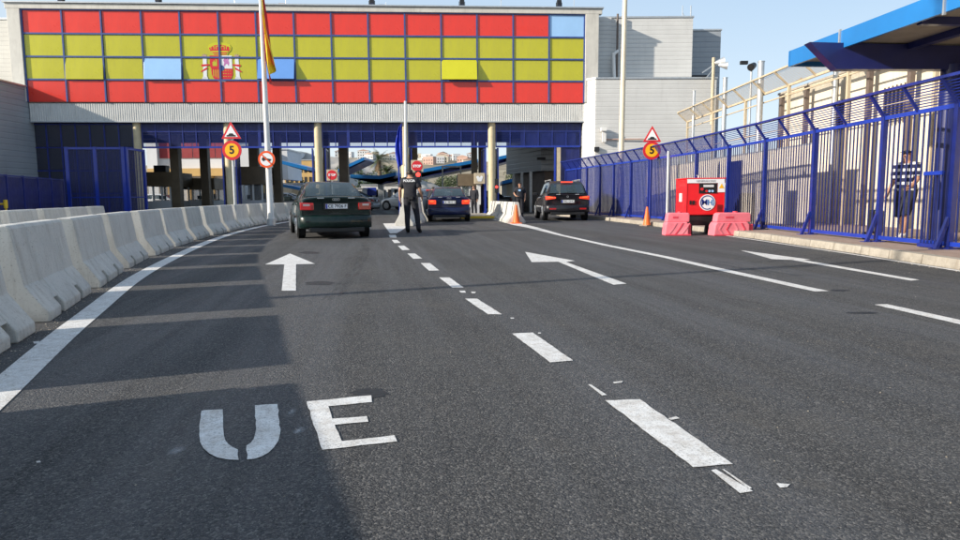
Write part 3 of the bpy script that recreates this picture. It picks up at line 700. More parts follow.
# ------------------------------------------------------------------ left side: grey block, low white block, blue sheet fence, cage gates
g = empty('grey_block', (-24.35, 26, 0), 0, label='tall smooth grey blue wall block at the left edge, before the panel building', category='building')
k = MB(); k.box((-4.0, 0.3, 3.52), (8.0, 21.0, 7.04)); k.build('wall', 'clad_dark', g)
k = MB(); k.box((-4.0, 0.3, 7.08), (8.14, 21.1, .08)); k.build('coping', 'galv', g)
g = empty('white_block', (-34, 42, 0), 0, label='pale ribbed block rising behind the grey wall at the far left', category='building')
k = MB(); k.box((4.4, 0, 5.5), (10, 8, 11.0)); k.build('wall', 'clad_cream', g)
k = MB(); k.box((4.4, 0, 11.03), (10.1, 8.1, .1)); k.build('coping', 'galv', g)
a = Vector((-14.9, 17.5, 0)); b = Vector((-18.15, 29, 0))
g = empty('sheet_fence', a, math.atan2((b - a).y, (b - a).x), label='low dark blue sheet metal fence running along the left side behind the barriers', category='fence')
L = (b - a).length; n = 8
pp = ps = None
for i in range(n + 1):
    if pp is None: k = MB(); k.box((0, 0, .95), (.09, .09, 1.9)); pp = k.build('post', 'blue', g); o = pp
    else: o = like(pp, g)
    o.location = (L * i / n, 0, 0)
    if i < n:
        if ps is None: k = MB(); k.box((L / n / 2, .0, .93), (L / n - .09, .03, 1.78)); ps = k.build('sheet', 'navy', g); o = ps
        else: o = like(ps, g)
        o.location = (L * i / n, 0, 0)
k = MB(); k.bar((0, 0, 1.86), (L, 0, 1.86), .07, .05); k.build('top_rail', 'blue', g)
g = empty('yellow_valve', P(5, 204, 21) + Vector((0, 0, 0)), 0, label='small yellow pipe fitting in front of the blue sheet fence at the far left', category='pipe fitting')
k = MB(); k.tube((-.3, 0, 0), (0.02, 0, 0), .035, n=10); k.build('pipe', 'kyellow', g); k = MB(); k.tube((.02, 0, -.13), (.02, 0, .13), .06, n=12); k.tube((.02, 0, -.9), (.02, 0, -.13), .03, n=8); k.build('flange', 'kyellow', g)
def framed_gate(name, a, b, h, label, nleaf=1, mesh='mesh_gate', fr='blue2'):
    d = b - a; L = d.length; g = empty(name, (a.x, a.y, 0), math.atan2(d.y, d.x), label=label, category='gate')
    for i in range(nleaf + 1):
        k = MB(); k.box((L * i / nleaf, 0, h / 2), (.14, .1, h)); k.build('post', fr, g)
    for i in range(nleaf):
        x0 = L * i / nleaf + .08; x1 = L * (i + 1) / nleaf - .08
        for zz, ww in ((h - .06, .1), (.12, .08), (1.1, .05)): k = MB(); k.bar((x0, 0, zz), (x1, 0, zz), ww); k.build('rail', fr, g)
        k = MB(); k.sheet((x0, .01, .12), (x1, .01, .12), (x1, .01, h - .1), (x0, .01, h - .1)); k.build('mesh_panel', mesh, g)
        m_ = 5
        for j in range(1, m_):
            k = MB(); xx = x0 + (x1 - x0) * j / m_; k.bar((xx, 0.03, .12), (xx, .03, h - .1), .025, up=(0, 1, 0)); k.build('bar', 'navy', g)
    return g
A = P(66, 147, 29); B = P(122.5, 147, 29.2); Cc = P(143, 150, 30.9)
framed_gate('cage_gate', A, B, 3.28, 'tall double blue mesh gate facing the road left of the booths', 2)
framed_gate('cage_screen', B + Vector((.1, .1, 0)), Cc, 3.28, 'blue mesh screen turned sideways at the right end of the double gate', 1)

# ------------------------------------------------------------------ right side: grey ribbed blocks
g = empty('grey_annex', (0, 0, 0), 0, label='grey ribbed annex with stepped roofline to the right of the panel building', category='building')
a = P(583, 100, 38.35); b = P(595.5, 100, 37.75); c = P(716, 100, 37.9)
k = MB(); k.prism([(a.x, 41), (a.x, a.y), (b.x, b.y), (c.x, c.y), (c.x, 41)], 7.5); k.build('lower_block', 'clad', g)
k = MB(); k.prism([(a.x - .0, 41), (a.x - .02, a.y - .05), (b.x - .02, b.y - .05), (c.x + .05, c.y - .05), (c.x + .05, 41)], .08, Matrix.Translation((0, 0, 7.5))); k.build('coping', 'galv', g)
x0 = P(591, 60, 39.6).x; x1 = P(692, 60, 39.6).x
k = MB(); k.box(((x0 + x1) / 2, 44, 5.7), (x1 - x0, 8.8, 11.1)); k.build('upper_block', 'clad', g)
k = MB(); k.box(((x0 + x1) / 2, 44, 11.29), (x1 - x0 + .1, 8.9, .09)); k.build('upper_coping', 'galv', g)
x2 = P(718.5, 60, 41).x
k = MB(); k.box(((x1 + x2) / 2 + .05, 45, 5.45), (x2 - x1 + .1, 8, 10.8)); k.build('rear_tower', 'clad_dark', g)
k = MB(); k.box(((x1 + x2) / 2 + .05, 45, 10.89), (x2 - x1 + .2, 8.1, .09)); k.build('tower_coping', 'galv', g)
k = MB(); p = P(603, 40, 39.5); k.box((P(603, 40, 39.5).x, 39.55, 9.4), (.95, .12, 3.7)); k.build('pilaster', 'clad', g)
k = MB(); p = P(617, 40, 39.4); k.tube((p.x, 39.3, 7.5), (p.x, 39.3, 11.4), .06, n=10); k.build('vent_pipe', 'brownpost', g)
k = MB(); p = P(614.5, 60, 39.3); k.tube((p.x, 39.2, 7.5), (p.x - .1, 39.2, 9.2), .10, n=10); k.tube((p.x - .1, 39.2, 9.1), (p.x + .2, 39.3, 9.35), .09, n=10); k.build('downpipe', 'white', g)
k = MB(); k.box((P(696, 77, 40.9).x + .2, 40.9, P(696, 77, 40.9).z), (.9, .1, .2)); k.build('grille', 'dark', g)
k = MB(); p = P(604, 136.5, 37.6); k.box((p.x, p.y, p.z), (.2, .2, .62)); k.box((p.x - .05, p.y - .1, p.z + .38), (.3, .35, .18)); k.build('wall_camera', 'white', g)
k = MB(); q = P(656, 138.5, 37.2); k.tube((p.x + .1, 37.68, p.z - .15), (q.x, 37.7, p.z - .15), .035, n=8); k.build('conduit', 'terra', g)
k = MB(); p = P(598.5, 148.5, 37.1); k.box((p.x, 37.65, p.z), (.26, .16, .26)); k.build('junction_box', 'dark', g)
g = empty('roof_antenna', (P(690.5, 24, 41).x, 41, 11.3), 0, label='forked white antenna on the right corner of the grey annex roof', category='antenna')
k = MB(); k.tube((0, 0, -.02), (0, 0, 1.0), .035, n=8); k.tube((0, 0, .3), (-.5, 0, .3), .02, n=8); k.tube((-.5, 0, .3), (-.5, 0, 1.0), .025, n=8); k.tube((-.3, 0, .3), (-.5, 0, .6), .015, n=6); k.build('mast', 'galv', g)
g = empty('horn_speaker', (P(714, 90, 37).x, 37.2, 7.2), 0, label='pair of round grey horn lamps on a post at the right corner of the annex', category='floodlight')
k = MB(); k.tube((0, 0, -2.3), (0, 0, 1.3), .09, n=10); k.build('post', 'beige', g)
k = MB(); k.tube((.05, 0, 1.0), (.55, -.1, 1.05), .08, .28, n=16); k.tube((.2, -.2, .85), (.65, -.35, .8), .06, .22, n=16); k.build('horn', 'galv', g)
k = MB(); k.bar((0, 0, .9), (-.6, 0, .5), .06); k.bar((0, 0, .7), (-.4, 0, .2), .04); k.build('arm', 'galv', g)

# ------------------------------------------------------------------ blue picket fence along the pavement
fence = empty('picket_fence', (0, 0, .13), 0, label='long bright blue steel picket fence with overhanging mesh top along the right pavement', category='fence')
fpath = smooth_pts([V2(7.75, 6.2), V2(7.5, 9), V2(7.33, 12), V2(7.3, 14.4), V2(7.25, 17), V2(6.95, 21), V2(6.25, 26), V2(5.1, 32), V2(4.5, 35)], 10)
tot = arclen(fpath, 34.9)
def at_len(path, s):
    for a, b in zip(path, path[1:]):
        L = (b - a).length
        if s <= L: return a.lerp(b, s / L), (b - a).normalized()
        s -= L
    return path[-1], (path[-1] - path[-2]).normalized()
ZT, ZB = 2.23, .08
def seg(name, s0_, s1_, z0, z1, wd, ht, m, off=0, n=3, lean=0):
    k = MB()
    pts = []
    for i in range(n + 1):
        p, t = at_len(fpath, s0_ + (s1_ - s0_) * i / n); nn = Vector((-t.y, t.x, 0)); pts.append(p + nn * off + Vector((0, 0, z0 + (z1 - z0) * i / n)))
    for a, b in zip(pts, pts[1:]): k.bar(a, b + (b - a).normalized() * .003, wd, ht)
    return k.build(name, m, fence)
# posts: real positions from bearings
post_s = []
for s_i in range(400):
    pass
def s_for_px(px):
    best = None
    for i in range(2000):
        s = tot * i / 2000; p, t = at_len(fpath, s)
        v = Vector((p.x, p.y, 1.5)) - Vector((0, 0, EYE)); x = 480 + FPX * v.dot(cr2) / v.dot(cf)
        if best is None or abs(x - px) < best[0]: best = (abs(x - px), s)
    return best[1]
post_px = [955, 882, 814, 765, 728, 696, 669, 649, 631, 614, 600, 587, 577]
post_s = [0.1] + [s_for_px(p) for p in post_px] + [tot - .05]
post_s = sorted(set(round(v, 3) for v in post_s))
pm = bm_ = None
for i, s in enumerate(post_s):
    p, t = at_len(fpath, s); rz = math.atan2(t.y, t.x)
    if pm is None: k = MB(); k.box((0, 0, 1.15), (.085, .085, 2.3)); k.box((0, 0, .012), (.22, .2, .02)); pm = k.build('post', 'blue', fence); o = pm
    else: o = like(pm, fence)
    o.location = p; o.rotation_euler = (0, 0, rz)
    if bm_ is None:
        k = MB(); k.bar((0, .22, -.02), (0, .04, .50), .055, .055); k.box((0, .22, .0), (.14, .14, .02)); bm_ = k.build('foot_brace', 'blue', fence); o = bm_
    else: o = like(bm_, fence)
    o.location = p; o.rotation_euler = (0, 0, rz)
    if i == 0: k = MB(); k.bar((0, .0, ZT), (0, .30, ZT + .42), .06, .045); ov = k.build('overhang_strut', 'blue', fence); o = ov
    else: o = like(ov, fence)
    o.location = p; o.rotation_euler = (0, 0, rz)
    if i < len(post_s) - 1:
        e = post_s[i + 1]
        q, tq = at_len(fpath, (s + e) / 2); k = MB(); o = like(ov, fence); o.location = q; o.rotation_euler = (0, 0, math.atan2(tq.y, tq.x)); o.scale = (.6, 1, 1)
        seg('top_rail', s, e, ZT, ZT, .05, .07, 'blue2'); seg('bottom_rail', s, e, ZB, ZB, .05, .07, 'blue2')
        seg('overhang_rail', s, e, ZT + .42, ZT + .42, .045, .045, 'blue', off=.30)
        k = MB(); n = 4
        for j in range(n):
            a, ta = at_len(fpath, s + (e - s) * j / n); b, tb = at_len(fpath, s + (e - s) * (j + 1) / n)
            na = Vector((-ta.y, ta.x, 0)); nb = Vector((-tb.y, tb.x, 0))
            k.sheet(a + Vector((0, 0, ZT + .02)), b + Vector((0, 0, ZT + .02)), b + nb * .28 + Vector((0, 0, ZT + .41)), a + na * .28 + Vector((0, 0, ZT + .41)))
        k.build('overhang_mesh', 'mesh_blue' if at_len(fpath, s)[0].y < 17 else 'mesh_blue_dense', fence)
        if at_len(fpath, s)[0].y > 22:
            k = MB()
            for j in range(n):
                a, ta = at_len(fpath, s + (e - s) * j / n); b, tb = at_len(fpath, s + (e - s) * (j + 1) / n)
                na = Vector((.05, 0, 0)); k.sheet(a + na + Vector((0, 0, .1)), b + na + Vector((0, 0, .1)), b + na + Vector((0, 0, ZT)), a + na + Vector((0, 0, ZT)))
            k.build('perforated_sheet', 'mesh_blue_dense', fence)
pk = None; s = .05; cnt = 0
while s < tot - .05:
    p, t = at_len(fpath, s)
    if min(abs(s - q) for q in post_s) > .06:
        if pk is None: k = MB(); k.box((0, 0, (ZT + ZB) / 2), (.030, .016, ZT - ZB - .06)); pk = k.build('picket', 'blue3', fence); o = pk
        else: o = like(pk, fence)
        o.location = p; o.rotation_euler = (0, 0, math.atan2(t.y, t.x)); cnt += 1
    s += .122 if s < 26 else .13
# low wicket of thicker pickets and the closed door leaf
sa, sb = s_for_px(931), s_for_px(950)
g = None
for i in range(6):
    s = sb + (sa - sb) * i / 5; p, t = at_len(fpath, s); n_ = Vector((-t.y, t.x, 0)) * .09
    if g is None: k = MB(); k.box((0, 0, .6), (.024, .012, 1.24)); g = k.build('wicket_picket', 'blue3', fence); o = g
    else: o = like(g, fence)
    o.location = p + n_; o.rotation_euler = (0, 0, math.atan2(t.y, t.x))
seg('wicket_rail', sb, sa, 1.2, 1.2, .05, .06, 'blue2', off=.09); seg('wicket_rail', sb, sa, .04, .04, .12, .06, 'blue', off=.09)
sa, sb = s_for_px(739), s_for_px(729); pa, _ = at_len(fpath, sa); pb, _ = at_len(fpath, sb)
k = MB(); k.bar(pa + Vector((.06, 0, .95)), pb + Vector((.06, 0, .95)), .03, 1.75); k.build('door_leaf', 'navy', fence)

# ------------------------------------------------------------------ canopy over the footpath, rendered wall and the caged walkway
can = empty('footpath_canopy', (8.62, 12.35, .13), 0, label='bright blue roofed canopy on a thick navy column over the right footpath', category='canopy')
k = MB(); k.tube((0, 0, 0), (0, 0, 3.2), .17, n=24); k.tube((0, 0, 0), (0, 0, .03), .28, n=24); k.build('column', 'steel_navy', can)
k = MB(); k.prism([(-2.66, 3.60), (3.2, 3.42), (3.2, 3.0), (.3, 3.10), (-2.15, 3.12)], .22, Matrix.Translation((0, .11, 0)) @ Matrix.Rotation(R(90), 4, 'X')); k.build('beam', 'steel_navy', can)
def slab(yA, yB, name, m, x0, x1, z0, z1, th):
    k = MB(); dx = lambda y: -.1 * y
    k.add([(x0 + dx(yA), yA, z0), (x1 + dx(yA), yA, z1), (x1 + dx(yB), yB, z1), (x0 + dx(yB), yB, z0), (x0 + dx(yA), yA, z0 + th), (x1 + dx(yA), yA, z1 + th), (x1 + dx(yB), yB, z1 + th), (x0 + dx(yB), yB, z0 + th)],
          [(0, 3, 2, 1), (4, 5, 6, 7), (0, 1, 5, 4), (1, 2, 6, 5), (2, 3, 7, 6), (3, 0, 4, 7)]); return k.build(name, m, can)
slab(-7.0, 1.6, 'roof_deck', 'deck', -1.98, 3.2, 3.60, 3.47, .10)
slab(-7.02, 1.62, 'fascia', 'fascia', -2.06, -2.0, 3.50, 3.50, .31)
slab(1.6, 1.66, 'end_fascia', 'fascia', -2.06, 3.2, 3.50, 3.40, .31)
for y in (-5.4, -3.6, -1.8): slab(y, y + .1, 'joist', 'steel_navy', -1.95, 3.2, 3.48, 3.35, .12)
slab(-6.8, 1.4, 'purlin', 'steel_navy', -.9, -.75, 3.46, 3.46, .12)
for y in (-2.4, -.02): slab(y, y + .03, 'joint_strip', 'galv', -2.09, -2.05, 3.46, 3.46, .38)
wl = empty('rendered_wall', (10.9, 14, .0), 0, label='cream rendered wall behind the blue fence with two barred openings', category='wall')
k = MB(); k.box((.15, -1.5, 2.3), (.3, 24, 4.6)); k.build('wall', 'creamwall', wl)
k = MB(); k.box((.15, -1.5, 4.63), (.36, 24.1, .07)); k.build('coping', 'kerb', wl)
for y in (3.6, 6.2):
    k = MB(); k.box((-.005, y, 3.35), (.03, .95, .8)); f = k.build('opening', 'dark', wl)
    bb = None
    for j in range(6):
        if bb is None: k = MB(); k.box((0, 0, 3.32), (.03, .03, 1.0)); bb = k.build('window_bar', 'brownpost', f); o = bb
        else: o = like(bb, f)
        o.location = (-.06, y - .42 + j * .17, 0)
pb_ = None
for i in range(10):
    if pb_ is None: k = MB(); k.box((0, 0, 2.25), (.12, .14, 4.5)); pb_ = k.build('pilaster', 'brownpost', wl); o = pb_
    else: o = like(pb_, wl)
    o.location = (-.26, -6.1 + i * 1.75, 0)
scr = empty('ribbed_screen', (9.2, 18.5, .13), 0, label='grey tan ribbed metal screen behind the blue fence and red generator', category='fence')
sp_ = None
M['tansheet'] = mat('tan_grey_sheet', (.52, .48, .42), .6, 0, .1, 2, .002, dirt=(.34, .30, .25), streak=1)
for i in range(15):
    if sp_ is None:
        k = MB(); vs = []
        for j in range(9):
            for dx_, dy_ in ((0, 0), (0, .06), (-.03, .075), (-.03, .12)): vs += [(dx_, j * .125 + dy_, 0), (dx_, j * .125 + dy_, 2.25)]
        k.add(vs, [(2 * q, 2 * q + 2, 2 * q + 3, 2 * q + 1) for q in range(len(vs) // 2 - 1)]); sp_ = k.build('sheet', 'tansheet', scr); o = sp_
    else: o = like(sp_, scr)
    o.location = (-.02 * i + random.uniform(-.01, .01), i * 1.14, 0)
k = MB(); k.bar((.03, 0, 2.27), (-.27, 17, 2.27), .06); k.build('top_rail', 'galv', scr)
cage = empty('caged_walkway', (10.2, 0, 0), 0, label='beige steel caged walkway with curved mesh overhang behind the blue fence', category='fence')
ys = [8 + 3.55 * i for i in range(8)]
cp_ = cs_ = None
for i, y in enumerate(ys):
    if cp_ is None: k = MB(); k.box((0, 0, 2.3), (.09, .09, 4.6)); cp_ = k.build('post', 'beige', cage); k = MB(); k.bar((0, 0, 4.55), (-.5, 0, 5.0), .06); cs_ = k.build('strut', 'beige', cage); k = MB(); k.bar((0, 0, 4.55), (.4, 0, 4.8), .05); c3 = k.build('rear_strut', 'beige', cage); o = cp_; q = cs_; w_ = c3
    else: o = like(cp_, cage); q = like(cs_, cage); w_ = like(c3, cage)
    for z_ in (o, q, w_): z_.location = (0, y, 0)
    if i < len(ys) - 1:
        for name, x, z, wd in (('rail', 0, 4.58, .07), ('overhang_rail', -.5, 5.02, .05), ('rail', 0, 4.28, .04), ('rail', 0, 3.2, .03)):
            k = MB(); k.bar((x, y, z), (x, y + 3.55, z), wd); k.build(name, 'beige', cage)
        k = MB(); k.sheet((0, y, 4.6), (0, y + 3.5, 4.6), (-.48, y + 3.5, 5.0), (-.48, y, 5.0)); k.build('overhang_mesh', 'mesh_beige', cage)
        q = like(cs_, cage); q.location = (0, y + 1.77, 0); q.scale = (.98, .7, 1)
for px, D, zt, r_ in ((692.5, 31.6, 5.85, .06), (723, 27.6, 5.75, .09), (758, 24.1, 5.7, .11), (832, 20, 4.6, .07)):
    p = P(px, 150, D); o = empty('steel_post', (p.x, p.y, 0), 0, label={692.5: 'thin grey steel post rising through the caged walkway, farthest of three', 723: 'round grey steel post rising through the caged walkway, middle of three', 758: 'thick round grey steel post rising highest above the caged walkway', 832: 'pale steel post under the blue canopy beam'}[px], category='post')
    k = MB(); k.tube((0, 0, 0), (0, 0, zt), r_, n=14); k.tube((0, 0, zt), (0, 0, zt + .02), r_ + .015, n=14); k.build('shaft', 'galv', o); k = MB(); k.tube((0, 0, 0), (0, 0, .06), r_ + .06, n=14); k.build('base_plate', 'galv', o)
p = P(748.5, 150, 33); o = empty('tall_lamp', (p.x, p.y, 0), 0, label='slender lamp post with black twin head, beyond the caged walkway', category='lamp post')
k = MB(); k.tube((0, 0, 0), (0, 0, 7.1), .06, .045, n=10); k.build('pole', 'galv', o); k = MB(); k.tube((-.1, -.15, 7.15), (.15, .1, 7.3), .18, .14, n=12); k.box((-.38, 0, 7.4), (.35, .16, .16)); k.build('lamp_head', 'black', o)

# ------------------------------------------------------------------ poles and flags
def flag(parent, ptop, hoist, fly, stripes, spread=.34, seed=1, lean=.3):
    rnd = random.Random(seed); names = []
    nu, nv = 12, 18
    def pos(u, v):
        x = .05 + spread * v * (.55 + .45 * math.sin(3.0 * u + 1)) + .05 * math.sin(9 * u + 5 * v) * v
        y = .10 * math.sin(14 * u + 2 * v) * (.3 + v)
        z = -hoist * u * (1 - .25 * v) - fly * v * (.92 - .12 * u)
        return Vector((x + lean * v * v, y, z)) + ptop
    for (u0, u1, m, nm) in stripes:
        k = MB(); n = max(2, int((u1 - u0) * nu) + 1); vs = [pos(u0 + (u1 - u0) * i / n, j / nv) for i in range(n + 1) for j in range(nv + 1)]
        fs = [(i * (nv + 1) + j, (i + 1) * (nv + 1) + j, (i + 1) * (nv + 1) + j + 1, i * (nv + 1) + j + 1) for i in range(n) for j in range(nv)]
        k.add(vs, fs, 0, True); o = k.build(nm, m, parent); sdf = o.modifiers.new('cloth', 'SOLIDIFY'); sdf.thickness = .006
M['flag_red'] = mat('flag_red_cloth', (.55, .02, .025), .8, 0, .12, 3); M['flag_yellow'] = mat('flag_yellow_cloth', (.75, .55, .02), .8, 0, .1, 3)
p = P(270.5, 205, 24.7); fp = empty('flagpole', (p.x, p.y, 0), 0, label='tall white flagpole rising past the panel building behind the barriers', category='flagpole')
k = MB(); k.tube((0, 0, 0), (-.06, 0, 10.5), .12, .055, n=18); k.build('shaft', 'white', fp); k = MB(); k.tube((0, 0, 0), (0, 0, .25), .17, n=18); k.build('base', 'galv', fp)
k = MB(); k.bar((-.14, 0, 7.9), (-.05, 0, 7.95), .05); k.build('halyard_cleat', 'black', fp)
g = empty('national_flag', (p.x - .06, p.y - .03, 8.95), 0, label='limp red and yellow flag hanging down the tall white flagpole', category='flag')
flag(g, Vector((0, 0, 0)), 1.5, 3.3, ((0, .25, 'flag_red', 'red_stripe'), (.25, .75, 'flag_yellow', 'yellow_stripe'), (.75, 1, 'flag_red', 'red_stripe')), .27, 1, .10)
g2 = empty('road_sign', (p.x, p.y - .16, 0), 0, label='round white sign with orange red rim and crossed black vehicle, on the flagpole', category='sign')
def disc_sign(g, c, r, rim, face, rimw=.17):
    k = MB(); k.prism(circle(r, 40), .02, FACE(c)); k.build('back_plate', 'galv', g)
    k = MB(); k.prism(circle(r, 40), .004, FACE((c[0], c[1] - .022, c[2]))); k.build('rim', rim, g)
    k = MB(); k.prism(circle(r * (1 - rimw * 1.7), 40), .004, FACE((c[0], c[1] - .028, c[2]))); k.build('face', face, g)
zc = P(267.3, 159.5, 24.6).z; xo = P(267.3, 159.5, 24.6).x - p.x
disc_sign(g2, (xo, 0, zc), .31, 'sign_orange', 'sign_white', .15)
k = MB(); k.prism([(-.17, -.05), (-.17, .02), (-.12, .07), (-.03, .07), (0, .02), (.17, -.01), (.17, -.05)], .003, FACE((xo, -.035, zc + .02))); k.build('vehicle_symbol', 'ink', g2)
k = MB(); k.prism(circle(.03, 12, -.11, -.06), .003, FACE((xo, -.0352, zc + .02))); k.build('wheel_symbol', 'ink', g2); k = MB(); k.prism(circle(.03, 12, .11, -.06), .003, FACE((xo, -.0352, zc + .02))); k.build('wheel_symbol', 'ink', g2)
k = MB(); k.prism([(-.2, .17), (-.17, .2), (.2, -.17), (.17, -.2)], .003, FACE((xo, -.041, zc))); k.build('diagonal_bar', 'sign_orange', g2)
def triangle_sign(g, c, s):
    h = s * math.sqrt(3) / 2; tri = lambda k_: [(-s / 2 * k_, -h / 3 * k_), (s / 2 * k_, -h / 3 * k_), (0, h * 2 / 3 * k_)]
    k = MB(); k.prism(tri(1.0), .02, FACE(c)); k.build('back_plate', 'galv', g)
    k = MB(); k.prism(tri(1.0), .004, FACE((c[0], c[1] - .022, c[2]))); k.build('rim', 'sign_red', g)
    k = MB(); k.prism(tri(.68), .004, FACE((c[0], c[1] - .028, c[2]))); k.build('face', 'sign_white', g)
    k = MB(); a = s * .23; k.prism([(-a, -.02), (-a, .02), (-a * .62, .035), (-a * .35, .085), (a * .35, .085), (a * .62, .035), (a, .02), (a, -.02)], .003, FACE((c[0], c[1] - .033, c[2] - h * .17))); k.build('hump_symbol', 'ink', g)
p5 = P(235, 200, 22.6)
g = empty('road_sign', (p5.x, p5.y, 0), 0, label='left speed hump triangle over a round amber 5 sign on a grey post', category='sign', )
k = MB(); k.tube((0, 0, 0), (0, 0, 3.45), .05, n=12); k.build('post', 'galv', g)
zt = P(231.5, 142, 22.5).z; zr = P(232, 150.3, 22.5).z; xo = P(232, 150, 22.5).x - p5.x
triangle_sign(g, (xo, -.09, P(231.5, 133, 22.5).z), .66); disc_sign(g, (xo, -.09, zr), .325, 'sign_red', 'sign_yellow', .17)
text('numeral', '5', .36, FACE((xo, -.123, zr)), 'ink', g, .002, .012)
p6 = P(651, 152, 24.2)
g = empty('road_sign', (p6.x, p6.y, 0), 0, label='right speed hump triangle over a round amber 5 sign before the blue fence', category='sign')
k = MB(); k.tube((0, 0, .0), (0, 0, 3.25), .04, n=12); k.build('post', 'blue', g)
triangle_sign(g, (0, -.09, P(651, 136.5, 24.1).z), .66); disc_sign(g, (0, -.09, P(651, 150.5, 24.1).z), .325, 'sign_red', 'sign_yellow', .17)
text('numeral', '5', .36, FACE((0, -.123, P(651, 150.5, 24.1).z)), 'ink', g, .002, .012)
p7 = P(667.5, 200, 22.4); g = empty('steel_post', (p7.x, p7.y, .13), 0, label='plain galvanised post beside the blue fence, left of the red generator', category='post')
k = MB(); k.tube((0, 0, 0), (0, 0, 2.35), .055, n=12); k.build('shaft', 'galv', g); k = MB(); k.tube((0, 0, 0), (0, 0, .05), .09, n=12); k.build('base_plate', 'galv', g)
p = P(619.8, 210, 29); g = empty('street_lamp', (p.x, p.y, .1), 0, label='tall cream tapered lamp pole on the pavement beyond the dark estate car', category='lamp post')
k = MB(); k.tube((0, 0, 0), (.10, 0, 12.0), .13, .09, n=18); k.build('pole', 'pole', g); k = MB(); k.tube((0, 0, 0), (.03, 0, 1.9), .165, .15, n=18); k.build('pole_sleeve', 'pole', g)
k = MB(); k.tube((.1, 0, 11.9), (-1.6, -.4, 12.6), .05, n=10); k.box((-1.9, -.45, 12.62), (.8, .3, .14)); k.build('lamp_arm', 'galv', g)
p = P(515.7, 200, 50); g = empty('street_lamp', (p.x, p.y, 0), 0, label='thin cream lamp pole seen through the passage beside the second officer', category='lamp post')
k = MB(); k.tube((0, 0, 0), (0, 0, 8.5), .13, .09, n=14); k.build('pole', 'pole', g); k = MB(); k.tube((0, 0, 8.4), (1.3, 0, 8.8), .05, n=8); k.box((1.6, 0, 8.8), (.7, .3, .14)); k.build('lamp_arm', 'galv', g)
# the lamp column standing left of the view that throws its thin shadow over the road
g = empty('street_lamp', (-8.2, 4.15, 0), 0, label='grey lamp column standing outside the view on the left', category='lamp post')
k = MB(); k.tube((0, 0, 0), (0, 0, 9.5), .08, .05, n=14); k.build('pole', 'galv', g); k = MB(); k.tube((0, 0, 9.4), (1.2, .3, 9.8), .04, n=8); k.box((1.5, .35, 9.8), (.7, .25, .12)); k.build('lamp_arm', 'galv', g)
p = P(405.5, 200, 23.6); g = empty('flagpole', (p.x, p.y, .0), 0, label='short white flagpole standing behind the officer seen from behind', category='flagpole')
k = MB(); k.tube((0, 0, 0), (.06, 0, 4.35), .055, .045, n=12); k.build('shaft', 'white', g); k = MB(); k.tube((0, 0, 0), (0, 0, .1), .09, n=12); k.build('base', 'galv', g)
g = empty('blue_flag', (p.x - .05, p.y - .02, 3.45), 0, label='limp plain blue flag on the short flagpole', category='flag')
k = MB(); nv = 14; nu = 8; vs = []
for i in range(nu + 1):
    for j in range(nv + 1):
        u = i / nu; v = j / nv; vs.append((-.02 - .26 * u * (.35 + .65 * math.sin(math.pi * min(1, v * 1.1) * .8)), .06 * math.sin(u * 11 + v * 3), .15 - 1.45 * v - .12 * u))
k.add(vs, [(i * (nv + 1) + j, (i + 1) * (nv + 1) + j, (i + 1) * (nv + 1) + j + 1, i * (nv + 1) + j + 1) for i in range(nu) for j in range(nv)], 0, True)
o = k.build('cloth', 'purpleblue', g); o.modifiers.new('cloth', 'SOLIDIFY').thickness = .006

# ------------------------------------------------------------------ generator, water-filled barriers, cones
gx0 = P(686, 200, 17.0).x; gx1 = P(724.5, 200, 17.0).x; gw = gx1 - gx0; gz0 = .50; gz1 = 1.42
gen = empty('generator', ((gx0 + gx1) / 2, 17.0, 0), R(0), label='red site generator with round blue and white emblem beside the blue fence', category='generator')
k = MB(); k.box((0, .45, (gz0 + gz1) / 2), (gw, .9, gz1 - gz0)); k.build('housing', 'redpaint', gen, bevel=.02)
k = MB(); k.box((0, .45, gz1 + .012), (gw + .04, .94, .03)); k.build('lid', 'redpaint', gen, bevel=.01)
k = MB(); k.box((.0, -.012, gz1 - .055), (gw - .04, .012, .10)); k.build('nameplate', 'sign_white', gen)
text('lettering', 'GENERADORES', .072, FACE((0, -.021, gz1 - .057)), 'galv', gen, .001, .001)
k = MB(); k.box((.06, -.012, gz1 - .24), (.46, .012, .25)); cpn = k.build('control_panel', 'black', gen)
for (x, z, r_, m) in ((-.1, -.02, .038, 'sign_red'), (.02, -.07, .03, 'sign_red'), (.09, -.07, .03, 'skyglass'), (.17, -.07, .03, 'skyglass')):
    k = MB(); k.prism(circle(r_, 16), .02, FACE((x + .0, -.018, gz1 - .24 + z))); k.build('button', m, cpn)
k = MB(); k.box((.07, -.022, gz1 - .18), (.26, .01, .06)); k.build('display', 'pale', cpn)
k = MB(); k.box((.40, -.012, gz1 - .22), (.18, .01, .24)); k.build('warning_label', 'sign_white', gen)
k = MB(); k.prism([(-.065, -.05), (.065, -.05), (0, .07)], .003, FACE((.40, -.02, gz1 - .19))); k.build('warning_triangle', 'sign_yellow', gen)
cz = gz1 - .60
em = empty('emblem', (.05, -.008, cz)); em.parent = gen
k = MB(); k.prism(circle(.205, 40), .006, FACE((0, 0, 0))); k.build('disc', 'sign_white', em)
def ring(r0, r1, a0, a1, n=30): return [(r1 * math.cos(R(a0 + (a1 - a0) * i / n)), r1 * math.sin(R(a0 + (a1 - a0) * i / n))) for i in range(n + 1)] + [(r0 * math.cos(R(a1 - (a1 - a0) * i / n)), r0 * math.sin(R(a1 - (a1 - a0) * i / n))) for i in range(n + 1)]
k = MB(); k.prism(ring(.158, .182, 60, 300), .003, FACE((0, -.008, 0))); k.build('ring_arc', 'blue', em)
k = MB(); k.prism(ring(.158, .182, -30, 58), .003, FACE((0, -.008, 0))); k.build('ring_arc', 'fascia', em)
